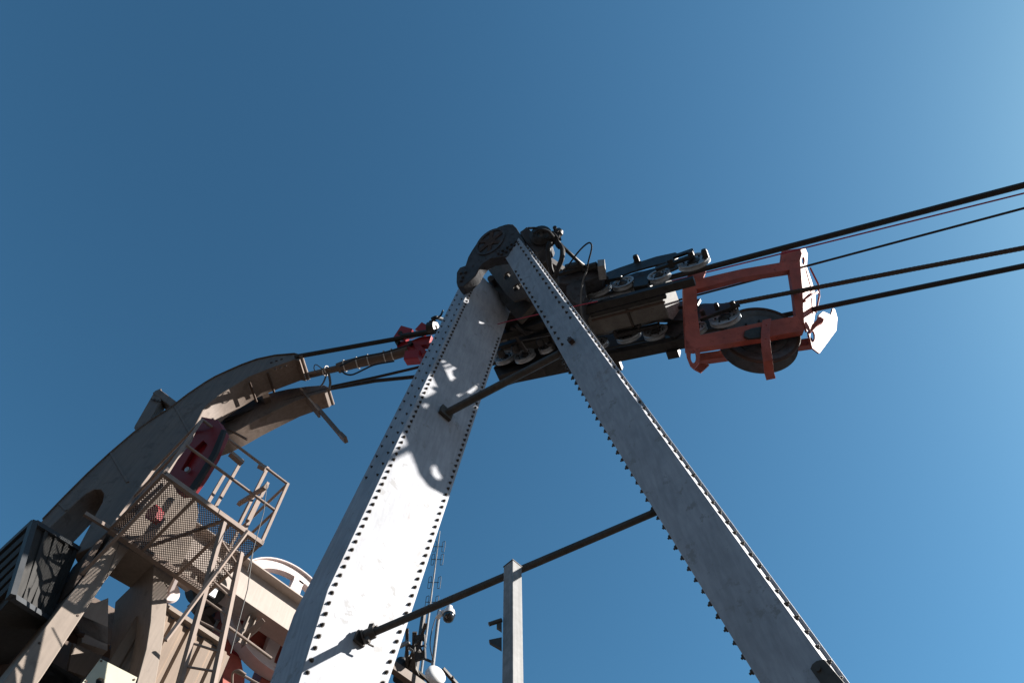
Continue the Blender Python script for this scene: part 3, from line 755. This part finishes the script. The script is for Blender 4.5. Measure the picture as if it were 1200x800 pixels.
for x, y in ((330, 421), (324, 423), (318, 425)):
    m.lathe(PL1.p(x, y), -LS, [(0, 0), (.02, 0), (.02, .012), (0, .012)], 6)
    m.lathe(PL1.p(x+5, y+8), -LS, [(0, 0), (.02, 0), (.02, .012), (0, .012)], 6)
m.build('beam_bolts', RUST, cb1)
m = MB()
for a1, b1 in (((205, 476), (222, 506)), ((130, 531), (150, 565)), ((70, 590), (78, 598))):
    m.beam(PL1.p(*a1)-LS*.004, PL1.p(*b1)-LS*.004, .03, .012, LS)
m.build_each('weld_strip', BROWN3, cb1)
m = MB()
for x, y in ((313, 434), (292, 445)):
    c = PL1.p(x, y); m.beam(c+LS*.03-Z*.012, c+LS*.36-Z*.012, .03, .02)
m.build_each('stiffener', RUST, cb1)
PL2 = Plane(W(380, 451, 12.2), LS)
cb2 = thing('curved_rope_beam', 'lower and shorter of two curved brown steel beams, with an arm sticking out', 'steel beam', PL2.p(320, 480), 'curved rope beams of the station')
top2 = [(386,454),(380,451),(360,452.5),(338,455.5),(318,460),(298,466.5),(280,475),(261,485.5),(240,498),(215,515)]
bot2 = [(225,530),(250,516),(262,512),(282,502),(300,492),(322,481),(345,470),(365,463),(380,459)]
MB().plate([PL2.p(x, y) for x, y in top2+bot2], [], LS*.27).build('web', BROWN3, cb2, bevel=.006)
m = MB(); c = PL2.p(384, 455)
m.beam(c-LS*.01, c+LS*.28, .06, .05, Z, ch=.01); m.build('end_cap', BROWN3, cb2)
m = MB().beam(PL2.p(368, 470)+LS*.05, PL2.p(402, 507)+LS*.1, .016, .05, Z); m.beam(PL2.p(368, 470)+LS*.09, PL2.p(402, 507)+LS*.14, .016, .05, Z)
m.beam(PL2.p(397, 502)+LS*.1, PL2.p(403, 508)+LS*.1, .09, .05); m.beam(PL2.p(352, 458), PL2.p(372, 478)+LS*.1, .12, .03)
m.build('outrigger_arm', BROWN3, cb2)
m = MB().beam(PL2.p(300, 466)+V((0, -.1, .05)), PL2.p(312, 474)+V((0, -.1, .05)), .2, .1, ch=.01)
m.beam(PL2.p(268, 503), PL2.p(290, 515), .03, .02)
m.build('rope_guide_block', BROWN2, cb2)
# bracket on the upper beam
bk = thing('beam_bracket', 'bent box-tube bracket standing on the back of the upper curved beam', 'bracket', PL1.p(180, 490))
e = lambda x, y, dz=0: PL1.p(*z5(x, y))+LS*dz
MB().plate([e(370,172,.02), e(372,165,.02), e(455,22,.02), e(480,12,.02), e(478,60,.02), e(445,120,.02), e(412,192,.02)], [], LS*.16).build_each('upright', BROWN3, bk, bevel=.006)
MB().beam(e(462, 28, .08), e(545, 78, .15), .16, .12, ch=.01).build_each('top_tube', BROWN3, bk)
m = MB()
for x, y in ((455, 62), (470, 66)): m.lathe(e(x, y, .015), -LS, [(0, 0), (.018, 0), (.018, .02), (0, .02)], 6)
m.beam(e(440, 60, .0), e(480, 72, .0), .012, .012)
m.build('strap', RUST, bk)

# ------------------------------------------------------------------ station: platform
zf = 6.83+CAMZ
PFL = Plane(V((0, 0, zf)), Z)
c0 = PFL.p(192, 555); wA = 1.235; wB = .97
c1_, c2_, c3_ = c0+A*wA, c0+B*wB, c0+A*wA+B*wB
plat = thing('service_platform', 'small caged service platform with mesh floor under the curved beams', 'platform', c0)
m = MB(); pitch = .029
def clipline(px_, py_, dx, dy):
    t0, t1 = -1e9, 1e9
    for p_, d_, L in ((px_, dx, wA), (py_, dy, wB)):
        a_, b_ = (0-p_)/d_, (L-p_)/d_
        if a_ > b_: a_, b_ = b_, a_
        t0 = max(t0, a_); t1 = min(t1, b_)
    return t0, t1
for sg in (1, -1):
    k = -80
    while k < 120:
        x0 = k*pitch
        t0, t1 = clipline(x0, 0 if sg > 0 else wB, .62, .78*sg)
        if t1-t0 > .02:
            p_ = c0+A*(x0+.62*t0)+B*((0 if sg > 0 else wB)+.78*sg*t0); q_ = c0+A*(x0+.62*t1)+B*((0 if sg > 0 else wB)+.78*sg*t1)
            zz = Z*(.003*sg); m.beam(p_+zz, q_+zz, .0066, .005)
        k += 1
m.build('mesh_floor', BROWN2, plat)
H = 1.1
def rail(p_, q_, nm='rail', w=.034, square=False, mm=RAILM):
    m = MB()
    if square: m.beam(p_, q_, w, w*1.3)
    else: m.tube([p_, q_], w/2, 10)
    return m.build(nm, mm, plat)
for a_, b_ in ((c0, c1_), (c0, c2_), (c1_, c3_)):
    rail(a_+Z*H, b_+Z*H); rail(a_+Z*H*.52, b_+Z*H*.52)
rail(c0-A*.02, c1_+A*.02, 'toe_board', .045, True); rail(c0, c2_, 'toe_board', .03, True); rail(c1_, c3_, 'toe_board', .03, True)
rail(c2_-B*.0, c3_, 'toe_board', .06, True)
rail(c2_, c2_+B*.02-A*.30-Z*.0, 'toe_board', .035, True)
for p_ in (c0, c1_, c2_, c3_):
    MB().beam(p_-Z*.02, p_+Z*H, .045, .03, A).build('post', RAILM, plat)
m = MB()
m.beam(c0+A*.4-Z*.02, c0+A*.4+B*wB-Z*.02, .03, .03); m.beam(c0+A*.85-Z*.02, c0+A*.85+B*wB-Z*.02, .03, .03)
m.build('floor_bearer', RAILM, plat)
PCf = Plane(c2_+B*.06, -B)        # front face of the supporting column
m = MB(); m.beam(c0+A*.1-Z*.03, PCf.p(96, 672), .035, .035); m.build('diagonal_brace', RAILM, plat)
m = MB(); m.beam(c0+A*.78-Z*.03, PCf.p(174, 640), .03, .03); m.build('diagonal_brace', RAILM, plat)
m = MB(); m.beam(W(290, 622, 8.3), W(194, 750, 6.9), .028, .03); m.build('diagonal_brace', RAILM, plat)
# uprights of the ladder head beside the platform
lh = thing('railing_frame', 'thin open railing with a short crossbar rising just right of the cage', 'railing', W(285, 600, 8.8))
m = MB()
for (x, y, x2, y2, D) in ((274,539,251,596,8.9),(257,558,243,590,8.9),(307,548,279,616,8.9),(312,566,284,626,8.8),(303,582,290,610,8.9)):
    base = W(x2, y2, D); topd = along(base, Z, y=y)
    m.beam(base, topd, .045, .035, A)
m.build_each('upright', RAILM, lh)
m = MB().beam(W(270, 531, 9.0), W(284, 543, 9.05), .06, .05); m.beam(W(303, 545, 9.), W(311, 549, 9.), .05, .05)
m.build_each('crossbar', RAILM, lh)
m = MB().beam(W(312, 570, 8.85), W(280, 590, 9.2), .045, .05); m.build('grab_bar', RAILM, lh)
m = MB()
m.tube([W(313, 567, 8.7), W(309, 600, 8.3), W(300, 632, 8.), W(290, 670, 7.8)], .004, 5); m.tube([W(296, 648, 8.2), W(290, 690, 8.), W(270, 765, 7.6)], .006, 5)
m.build_each('hanging_wire', WIREM, lh)

# ------------------------------------------------------------------ station: forked column
col = thing('support_column', 'forked brown column carrying the curved beams, sunlit on its right side', 'column', PCf.p(100, 700))
c_ = lambda pts: [PCf.p(x, y) for x, y in pts]
MB().plate(c_([(-75,900),(4,798),(60,725),(103,669),(136,621),(150,612),(122,682),(50,792),(-30,905)]), [], B*.46).build('post', BROWN, col, bevel=.008)
MB().plate(c_([(150.3,611.5),(175,578),(205,562),(228,565),(233,600),(224,640),(197,689),(180,660),(151,643),(122.6,681.3)]), [], B*.46).build('haunch', BROWN, col, bevel=.008)
MB().plate(c_([(180.3,660.5),(196.8,689.6),(195,715),(192,745),(182,803),(158,900),(125,905),(160,800),(171,760),(176,728)]), [], B*.74).build('strut', BROWN, col, bevel=.008)
m = MB(); 
for x, y in ((91, 721), (46, 753)): m.lathe(PCf.p(x, y), -B, [(0, 0), (.012, 0), (.012, .004), (0, .004)], 12)
m.build_each('plug_hole', RUST, col)
MB().plate([PCf.p(x, y)-A*.02 for x, y in ((130,622),(112,640),(96,668),(88,690),(103,669))], [], B*.40).build('gusset', BROWN2, col)
# red guide beneath the upper curved beam
PRG = Plane(W(230, 530, 8.95), V((-.30, -.85, -.42)))
rg_ = thing('red_guide_frame', 'deep crimson guide frame with black edge strip behind the platform cage', 'guide frame', PRG.p(230, 530))
MB().plate([PRG.p(x, y) for x, y in ((197,556),(208,538),(224,518),(236,488),(255,492),(262,505),(250,533),(236,556),(222,576),(208,578))], [[PRG.p(x, y) for x, y in ((212,550),(225,528),(238,516),(243,520),(234,540),(222,553))]], -PRG.n*.12).build('guide_plate', REDD, rg_, bevel=.006)
MB().plate([PRG.p(x, y)+PRG.n*.002 for x, y in ((262,505),(266,506),(256,533),(240,560),(226,582),(221,578),(236,556),(250,533))], [], PRG.n*.04).build('edge_strip', RUBBER, rg_)
MB().plate([PRG.p(x, y)-PRG.n*.06 for x, y in ((212,550),(225,528),(238,516),(243,520),(234,540),(222,553))], [], -PRG.n*.02).build('inner_panel', REDS, rg_)
MB().plate([PRG.p(x, y)+PRG.n*.002 for x, y in ((172,598),(182,590),(186,596),(182,606),(176,610),(170,606))], [], -PRG.n*.1).build('red_lug', REDS, rg_)
m = MB().lathe(PRG.p(222, 552)+PRG.n*.02, PRG.n, [(0, 0), (.03, 0), (.03, .03), (0, .03)], 10); m.build('grease_cap', WHEELM, rg_)

# ------------------------------------------------------------------ station: dark sheet housing at the left edge
hk, hl = W(40, 613, 7.6), W(14, 700, 6.9)
hr1, hr2 = W(92, 645, 8.3), W(58, 728, 7.6)
hl1, hl2 = W(-60, 706, 8.3), W(-75, 800, 7.6)
hb1, hb2 = hr1+hl1-hk, hr2+hl2-hl
hs = thing('machine_housing', 'dark ribbed sheet metal housing at the left edge below the curved beam', 'housing', hl)
MB().box8([hl, hr2, hb2, hl2, hk, hr1, hb1, hl1]).build('casing', SLATE, hs, bevel=.01)
nr = (hr1-hk).cross(hl-hk).normalized(); nr = nr if nr.dot(hk-C0) < 0 else -nr
nl = (hl1-hk).cross(hl-hk).normalized(); nl = nl if nl.dot(hk-C0) < 0 else -nl
m = MB(); m.beam(hk+nr*.01, hr1+nr*.01, .05, .05, nr); m.beam(hk+nl*.01, hl+nl*.01, .09, .05, nl); m.beam(hl+nr*.01, hr2+nr*.01, .05, .05, nr); m.beam(hk+nl*.012, hl1+nl*.012, .05, .05, nl)
m.build_each('edge_frame', EDGEM, hs)
m = MB()
for t in (.22, .45, .68, .90): m.beam(ext(hk, hr1, t)+nr*.012, ext(hl, hr2, t)+nr*.012, .05, .03, nr)
m.build_each('rib', SLATE, hs)
m = MB()
for t in (.12, .28, .44, .60, .76): m.beam(ext(hk, hl, t+.05)+nl*.01, ext(hl1, hl2, t)+nl*.01, .09, .05, nl)
m.build_each('louvre', SLATE, hs)

# machine deck beams under the housing, and bits seen through the fork
def simple(name, label, cat, mb, mm, bev=0, group=None): return tag(mb.build(name, mm, bevel=bev), label, cat, group)
PD = PCf.off(-1.2)
d_ = lambda pts: [PD.p(x, y) for x, y in pts]
dk = thing('deck_frame', 'brown beams and plates of the machine deck seen through the forked column', 'deck frame', PD.p(80, 780))
MB().plate(d_([(60,705),(125,733),(190,765),(190,778),(118,752),(88,738),(58,720)]), [], B*.2).build('beam', BROWN2, dk, bevel=.005)
MB().plate(d_([(-60,690),(20,700),(60,735),(60,760),(10,745),(-60,720)]), [], B*.3).build('beam', SLATE, dk, bevel=.005)
MB().plate(d_([(-60,740),(40,770),(110,805),(110,830),(-60,800)]), [], B*.3).build('beam', BROWN2, dk, bevel=.005)
MB().plate(d_([(86,753),(120,768),(116,776),(110,780),(100,792),(80,785)]), [], B*.05).build('cover_plate', BROWN, dk)
MB().plate(d_([(60,775),(95,795),(98,815),(40,800)]), [], B*.15).build('beam', SLATE, dk)
MB().plate([PD.p(x, y)+B*.5 for x, y in ((-80,640),(-80,900),(230,900),(230,830),(185,700),(130,668),(60,660),(20,690))], [], B*.1).build('back_plate', BROWN2, dk)
MB().plate(d_([(97,704),(112,706),(127,700),(126,762),(96,752)]), [], B*.1).build('ribbed_panel', PALE, dk)
m = MB().tube([PD.p(88, 735), PD.p(92, 742), PD.p(98, 744)], .03, 8); m.build('pipe_bend', RUST, dk)
PCc = PCf.off(.35)
cp = thing('cover_sheet', 'pale cream metal sheet with a dark slot at the foot of the fork', 'cover', PCc.p(130, 790))
MB().plate([PCc.p(x, y) for x, y in ((118,771),(161,793),(140,850),(70,850),(96,800))], [[PCc.p(x, y) for x, y in ((112,800),(113,795),(117,793),(122,795),(122,801),(118,808),(111,808))]], B*.015).build('sheet', CREAM, cp, bevel=.002)
m = MB()
for x, y in ((118.5, 774), (157, 796), (101, 798)): m.lathe(PCc.p(x, y)-B*.001, -B, [(0, 0), (.01, 0), (.01, .006), (0, .006)], 8)
m.build_each('rivet', RUST, cp)
MB().plate([PCc.p(x, y)+B*.12 for x, y in ((105,788),(128,788),(128,815),(105,815))], [], B*.02).build('slot_back', RUBBER, cp)

# ------------------------------------------------------------------ station: ladder
LD = thing('ladder', 'steep brown steel ladder hanging below the caged platform', 'ladder', W(235, 700, 7.6))
la0, la1 = W(282, 648, 8.1), W(247, 815, 6.9)
lb0, lb1 = W(262, 612, 8.1), W(206, 815, 6.9)
sup = (lb0-la0).cross(la1-la0).normalized()
MB().beam(la0, la1, .04, .055, sup).build('rail', RAILM, LD)
MB().beam(lb0, lb1, .04, .055, sup).build('rail', RAILM, LD)
for k in range(8):
    t = .10+k*.125
    MB().tube([ext(la0, la1, t), ext(lb0, lb1, t)], .011, 8).build('rung', RAILM, LD)
hr = thing('handrail', 'thin pale handrail slanting down to the right behind the ladder', 'handrail', W(290, 750, 8.2))
m = MB().tube([W(262, 730, 8.2), W(318, 771, 8.3)], .016, 8); m.tube([W(276, 786, 8), W(310, 805, 8)], .014, 8)
m.curve([W(272, 800, 8), W(273, 788, 8), W(280, 785, 8), W(288, 790, 8)], .012); m.build_each('rail', RAILM, hr)

# ------------------------------------------------------------------ station: I-beam, spoked wheel, red arch, siding
ib = W(285, 687, 9.8)
ibo = thing('girder', 'long sunlit I-beam girder between the cage and the broad tower leg', 'girder', ib)
p0 = along(ib, A, x=212); p1 = ib+A*2.2
MB().ibeam(p0, p1, .26, .62, .022).build('beam', PALE, ibo, bevel=.003)
m = MB().ibeam(ib+A*.25-Z*.33, ib+A*.25-Z*.75, .10, .10, .012, A); m.build('hanger', BROWN, ibo)
m = MB().beam(W(309, 726, 9.4), W(282, 748, 9.3), .06, .02); m.beam(W(305, 735, 9.4), W(285, 752, 9.3), .02, .02); m.build_each('mesh_arm', RAILM, ibo)
bw = thing('bullwheel', 'pale pinkish-white spoked wheel rising behind the girder left of the tower leg', 'wheel', W(335, 708, 10.4))
wcx = W(334, 722, 10.4); Rw = .86; a_, b_ = A, Z
def cp_(r, t): return wcx+(a_*math.cos(t)+b_*math.sin(t))*r
N_ = 64; ringo = [cp_(Rw, 2*math.pi*k/N_) for k in range(N_)]
holes = []; ns = 6
for s_ in range(ns):
    t0 = 2*math.pi*s_/ns+.12+.5; t1 = 2*math.pi*(s_+1)/ns-.12+.5; h = []
    for k in range(9): h.append(cp_(Rw*.84, t0+(t1-t0)*k/8))
    tm = (t0+t1)/2
    h += [cp_(Rw*.76, t1+.0), cp_(Rw*.34, tm+.2), cp_(Rw*.34, tm-.2), cp_(Rw*.76, t0)]
    holes.append(h)
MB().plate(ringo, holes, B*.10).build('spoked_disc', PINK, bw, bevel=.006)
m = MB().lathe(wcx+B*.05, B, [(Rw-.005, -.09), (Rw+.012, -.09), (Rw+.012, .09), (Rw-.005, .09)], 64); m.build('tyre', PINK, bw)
PRa_ = Plane(ib+B*.45, -B)
ra_ = thing('red_machine_frame', 'dark red frame with a rounded opening under the girder', 'frame', PRa_.p(290, 780))
MB().plate([PRa_.p(x, y) for x, y in ((262,690),(292,700),(350,735),(350,800),(335,880),(258,880),(262,760))], [[PRa_.p(x, y) for x, y in ((282,769),(288,763),(296,759),(309,756),(316,757),(318,762),(316,769),(310,785),(303,802),(292,830),(286,812),(287,795),(284,780))]], B*.30).build('plate', RED, ra_, bevel=.006)
m = MB()
for x, y in ((270, 762), (300, 800), (330, 780)): m.beam(PRa_.p(x, y)-B*.01, PRa_.p(x+18, y+12)-B*.01, .02, .02)
m.build_each('seam_strip', REDD, ra_)
wl_ = thing('corrugated_wall', 'tan ribbed metal wall below the ladder and girder', 'wall', W(225, 760, 9.3))
wo = W(172, 702, 8.5)
prof = []; Lw = .98; x_ = 0
while x_ < Lw:
    prof += [(x_, 0), (x_+.10, 0), (x_+.125, .03), (x_+.165, .03)]; x_ += .19
vv = []; ff = []
for (px_, dd_) in prof: vv += [wo+A*px_-B*(-dd_), wo+A*px_-B*(-dd_)-Z*3.0]
for i in range(len(prof)-1): ff.append((2*i, 2*i+1, 2*i+3, 2*i+2))
k = len(vv); vv2 = [p_+B*.02 for p_ in vv]; ff += [tuple(j+k for j in reversed(f_)) for f_ in ff]
MB().add(vv+vv2, ff).build('ribbed_sheet', TAN, wl_, smooth=20)
MB().beam(wo+Z*.03, wo+A*Lw+Z*.03, .10, .035).build('cap_rail', BROWN, wl_)
MB().beam(wo+Z*.16+B*.1, wo+A*Lw+Z*.16+B*.1, .05, .05).build('cap_rail', BROWN, wl_)
MB().beam(wo+Z*.02+B*.45+A*.1, wo+A*Lw+Z*.02+B*.45, .85, .04).build('roof_sheet', CABM, wl_)
sp = thing('guide_pulley', 'small white disc pulley right of the forked column', 'pulley', W(198, 692, 8.8))
MB().lathe(W(198, 694, 8.8), V((.66, -.70, -.15)), [(0, -.02), (.11, -.02), (.125, 0), (.11, .03), (0, .03)], 30).build('disc', PINK, sp)
MB().beam(W(207, 676, 8.75), W(199, 694, 8.75), .045, .04, B).build('arm', PINK, sp)
MB().beam(W(208, 672, 8.9), W(225, 684, 9.0), .12, .16, Z).build('bracket', BROWN, sp)
mt = thing('drive_motor', 'dark round motor with a bright square plate under the cage', 'motor', W(235, 688, 9.6))
MB().lathe(W(238, 690, 9.6), V((.5, -.5, -.5)), [(0, -.1), (.16, -.1), (.2, -.05), (.2, .3), (0, .3)], 24).build('drum', SLATE, mt, bevel=.01)
PM_ = Plane(W(249, 693, 9.3), V((.7, -.69, -.1)))
MB().plate([PM_.p(x, y) for x, y in ((243,689),(250,685),(256,690),(252,700),(243,695))], [], B*.02).build('cover', WHITE, mt)
mc = thing('cable_tray', 'clutter of blue sheets and pipes behind the ladder', 'cable tray', W(250, 730, 10))
m = MB(); m.beam(W(232, 722, 9.9), W(268, 700, 9.9), .10, .10); m.beam(W(225, 705, 9.9), W(262, 750, 9.9), .14, .06); m.build_each('duct', BROWN2, mc)
m = MB().beam(W(240, 720, 10.1), W(262, 738, 10.1), .30, .12); m.beam(W(255, 700, 10.3), W(262, 710, 10.3), .35, .15); m.build('sheet', CABM, mc)
m = MB().tube([W(250, 738, 9.8), W(256, 726, 9.8)], .02, 8); m.tube([W(226, 716, 9.8), W(232, 708, 9.8)], .015, 8); m.build_each('pipe', GALV2, mc)
m = MB()
m.beam(W(238, 672, 9.8), W(268, 668, 10), .15, .25); m.beam(W(230, 700, 9.9), W(290, 705, 10.1), .20, .10)
m.build('bracket', SLATE, mc)

# ------------------------------------------------------------------ antenna mast group (behind)
def vert(x, y, D, ytop): b = W(x, y, D); return b, along(b, Z, y=ytop)
mb_, mt_ = vert(489, 760, 13, 690); 
am = thing('antenna_mast', 'thin lattice-footed mast with folded dipole antennas beside the lit tower leg', 'antenna mast', mb_)
b0, t0_ = vert(483, 815, 13, 716)
MB().beam(b0, t0_, .09, .05, A).build('mast_foot', DARKW, am)
m = MB().tube([W(492, 800, 13), along(W(492, 800, 13), Z, y=712)], .022, 10)
q0 = along(W(492, 800, 13), Z, y=716); qt = along(q0, Z, y=622); m.tube([q0, qt], .018, 10, .010); m.build('mast', GALV2, am)
for yy, sgn in ((640, 1), (655, -1), (682, 1), (705, -1)):
    c = along(q0, Z, y=yy); dx = RP*(.11*sgn); dv = A*.0
    m = MB()
    for s_ in (1, -1):
        o1 = c+V((.09*s_, 0, 0))
        m.curve([o1+Z*.14, o1+Z*.16+V((.025, 0, 0)), o1+Z*.14+V((.05, 0, 0)), o1-Z*.14+V((.05, 0, 0)), o1-Z*.16+V((.025, 0, 0)), o1-Z*.14, o1+Z*.14], .006, 6, 4)
    m.tube([c-V((.09, 0, 0)), c+V((.11, 0, 0))], .008, 6)
    m.build('dipole', WIREM, am)
lf = thing('lattice_bracket', 'dark braced steel bracket with a round fan at the foot of the mast', 'bracket', W(478, 790, 12.5))
m = MB()
for (x, y, x2, y2, w_) in ((477,736,477,812,.05),(486,740,484,812,.07),(499,730,470,812,.05),(477,775,505,800,.04),(474,752,492,765,.04),(478,768,496,800,.05),(470,800,500,805,.05),(494,770,506,775,.03),(500,800,520,812,.04),(466,800,492,745,.03)):
    m.beam(W(x, y, 12.6), W(x2, y2, 12.5), w_, w_)
m.build('bracing', DARKW, lf)
PFn = Plane(W(490, 752, 12.4), V((-.3, -.8, -.4)))
m = MB().plate([PFn.p(x, y) for x, y in ((485,744),(497,742),(498,770),(486,774))], [circ(PFn.p(491, 757), PFn.n, .10, 20)], -PFn.n*.06)
m.lathe(PFn.p(491, 757)-PFn.n*.03, PFn.n, [(0, 0), (.035, 0), (.035, .03), (0, .03)], 12)
for k in range(5):
    t = k*1.2566; a1 = PFn.n.orthogonal().normalized(); b1 = PFn.n.cross(a1); m.beam(PFn.p(491, 757)-PFn.n*.03, PFn.p(491, 757)-PFn.n*.03+(a1*math.cos(t)+b1*math.sin(t))*.10, .03, .006, PFn.n)
m.build('fan', GREASE, lf)
m = MB().beam(*vert(471, 800, 12.6, 752), .04, .05, A); m.beam(W(468, 757, 12.4), W(478, 752, 12.5), .05, .05); m.tube([W(478, 758, 12.4), W(487, 765, 12.4)], .02, 8); m.build_each('side_post', GALV2, lf)
m = MB().lathe(W(468, 790, 12.4), Z, [(0, -.1), (.09, -.1), (.09, .28), (0, .28)], 14); m.build('canister', RUBBER, lf)
cpn = thing('dome_camera', 'white pole-mounted dome camera with a smoked glass ball', 'camera', W(508, 760, 12.2))
p_b = W(506, 790, 12.2); p_t = along(p_b, Z, y=715)
MB().tube([p_b, p_t], .028, 12).build('pole', GALV2, cpn)
m = MB().tube([p_t-Z*.04, W(519, 716, 12.2)], .022, 10); m.beam(W(513, 719, 12.2), W(517, 722, 12.2), .10, .08); m.build('bracket_arm', WHITE, cpn)
dc = W(526, 719, 12.2)
MB().lathe(dc, Z, [(0, .16), (.05, .15), (.06, .08), (.09, .05), (.10, -.03), (0, -.03)], 20).build('hood', WHITE, cpn)
MB().lathe(dc-Z*.03, Z, [(0, -.125), (.045, -.115), (.08, -.08), (.092, -.03), (.092, 0), (0, 0)], 20).build('dome', GLASS, cpn)
m = MB().curve([p_t-Z*.05-V((.02, 0, 0)), W(507, 735, 12.1), W(504, 755, 12.1), W(508, 775, 12.1)], .008); m.build('lead', RUBBER, cpn)
ds = thing('radio_dish', 'small white radio dish under the dome camera', 'dish', W(512, 788, 11.9))
MB().lathe(W(512, 789, 11.9), V((.55, -.8, .1)), [(0, .035), (.10, .03), (.15, .005), (.16, -.01), (.16, -.08), (.10, -.12), (0, -.12)], 32).build('radome', WHITE, ds)
MB().beam(W(512, 789, 12.05), W(505, 792, 12.2), .05, .05).build('mount', GALV2, ds)
re = W(452, 775, 12)
m = MB().beam(along(re, A, x=425), re+A*1.6, .10, .16)
simple('roof_edge', 'brown roof edge peeping out between the lit tower leg and the dish', 'roof edge', m, BROWN2)
m = MB().beam(W(519, 783, 12.6), W(545, 812, 12.6), .05, .05); m.beam(W(530, 792, 12.6), W(531, 800, 12.6), .04, .04)
simple('support_rail', 'short steel rail at the bottom edge right of the white dish', 'rail', m, DARKW)

# ------------------------------------------------------------------ galvanised pole
pb_ = W(601, 860, 4.25); pt_ = along(pb_, Z, y=664)
po = thing('steel_post', 'square galvanised steel post standing between the tower legs', 'post', V((pb_.x, pb_.y, 0)))
MB().beam(V((pb_.x, pb_.y, 0)), pt_, .088, .088, A).build('post', GALV2, po, bevel=.004)
Dp = (pt_-C0).dot(CF)
MB().beam(pt_, pt_+Z*.006, .094, .094, A).build('cap_plate', DARKW, po)
PPo = Plane(pt_, -V((0, 1, 0)))
m = MB().plate([PPo.p(x, y) for x, y in ((588,746),(573,749),(574,752),(588,760))], [], V((0, .02, 0)))
m.plate([PPo.p(x, y) for x, y in ((588,725),(582,728),(582,734),(588,738))], [], V((0, .02, 0)))
m.tube([PPo.p(573, 731), PPo.p(588, 726)], .014, 10)
m.build('side_bracket', DARKW, po)
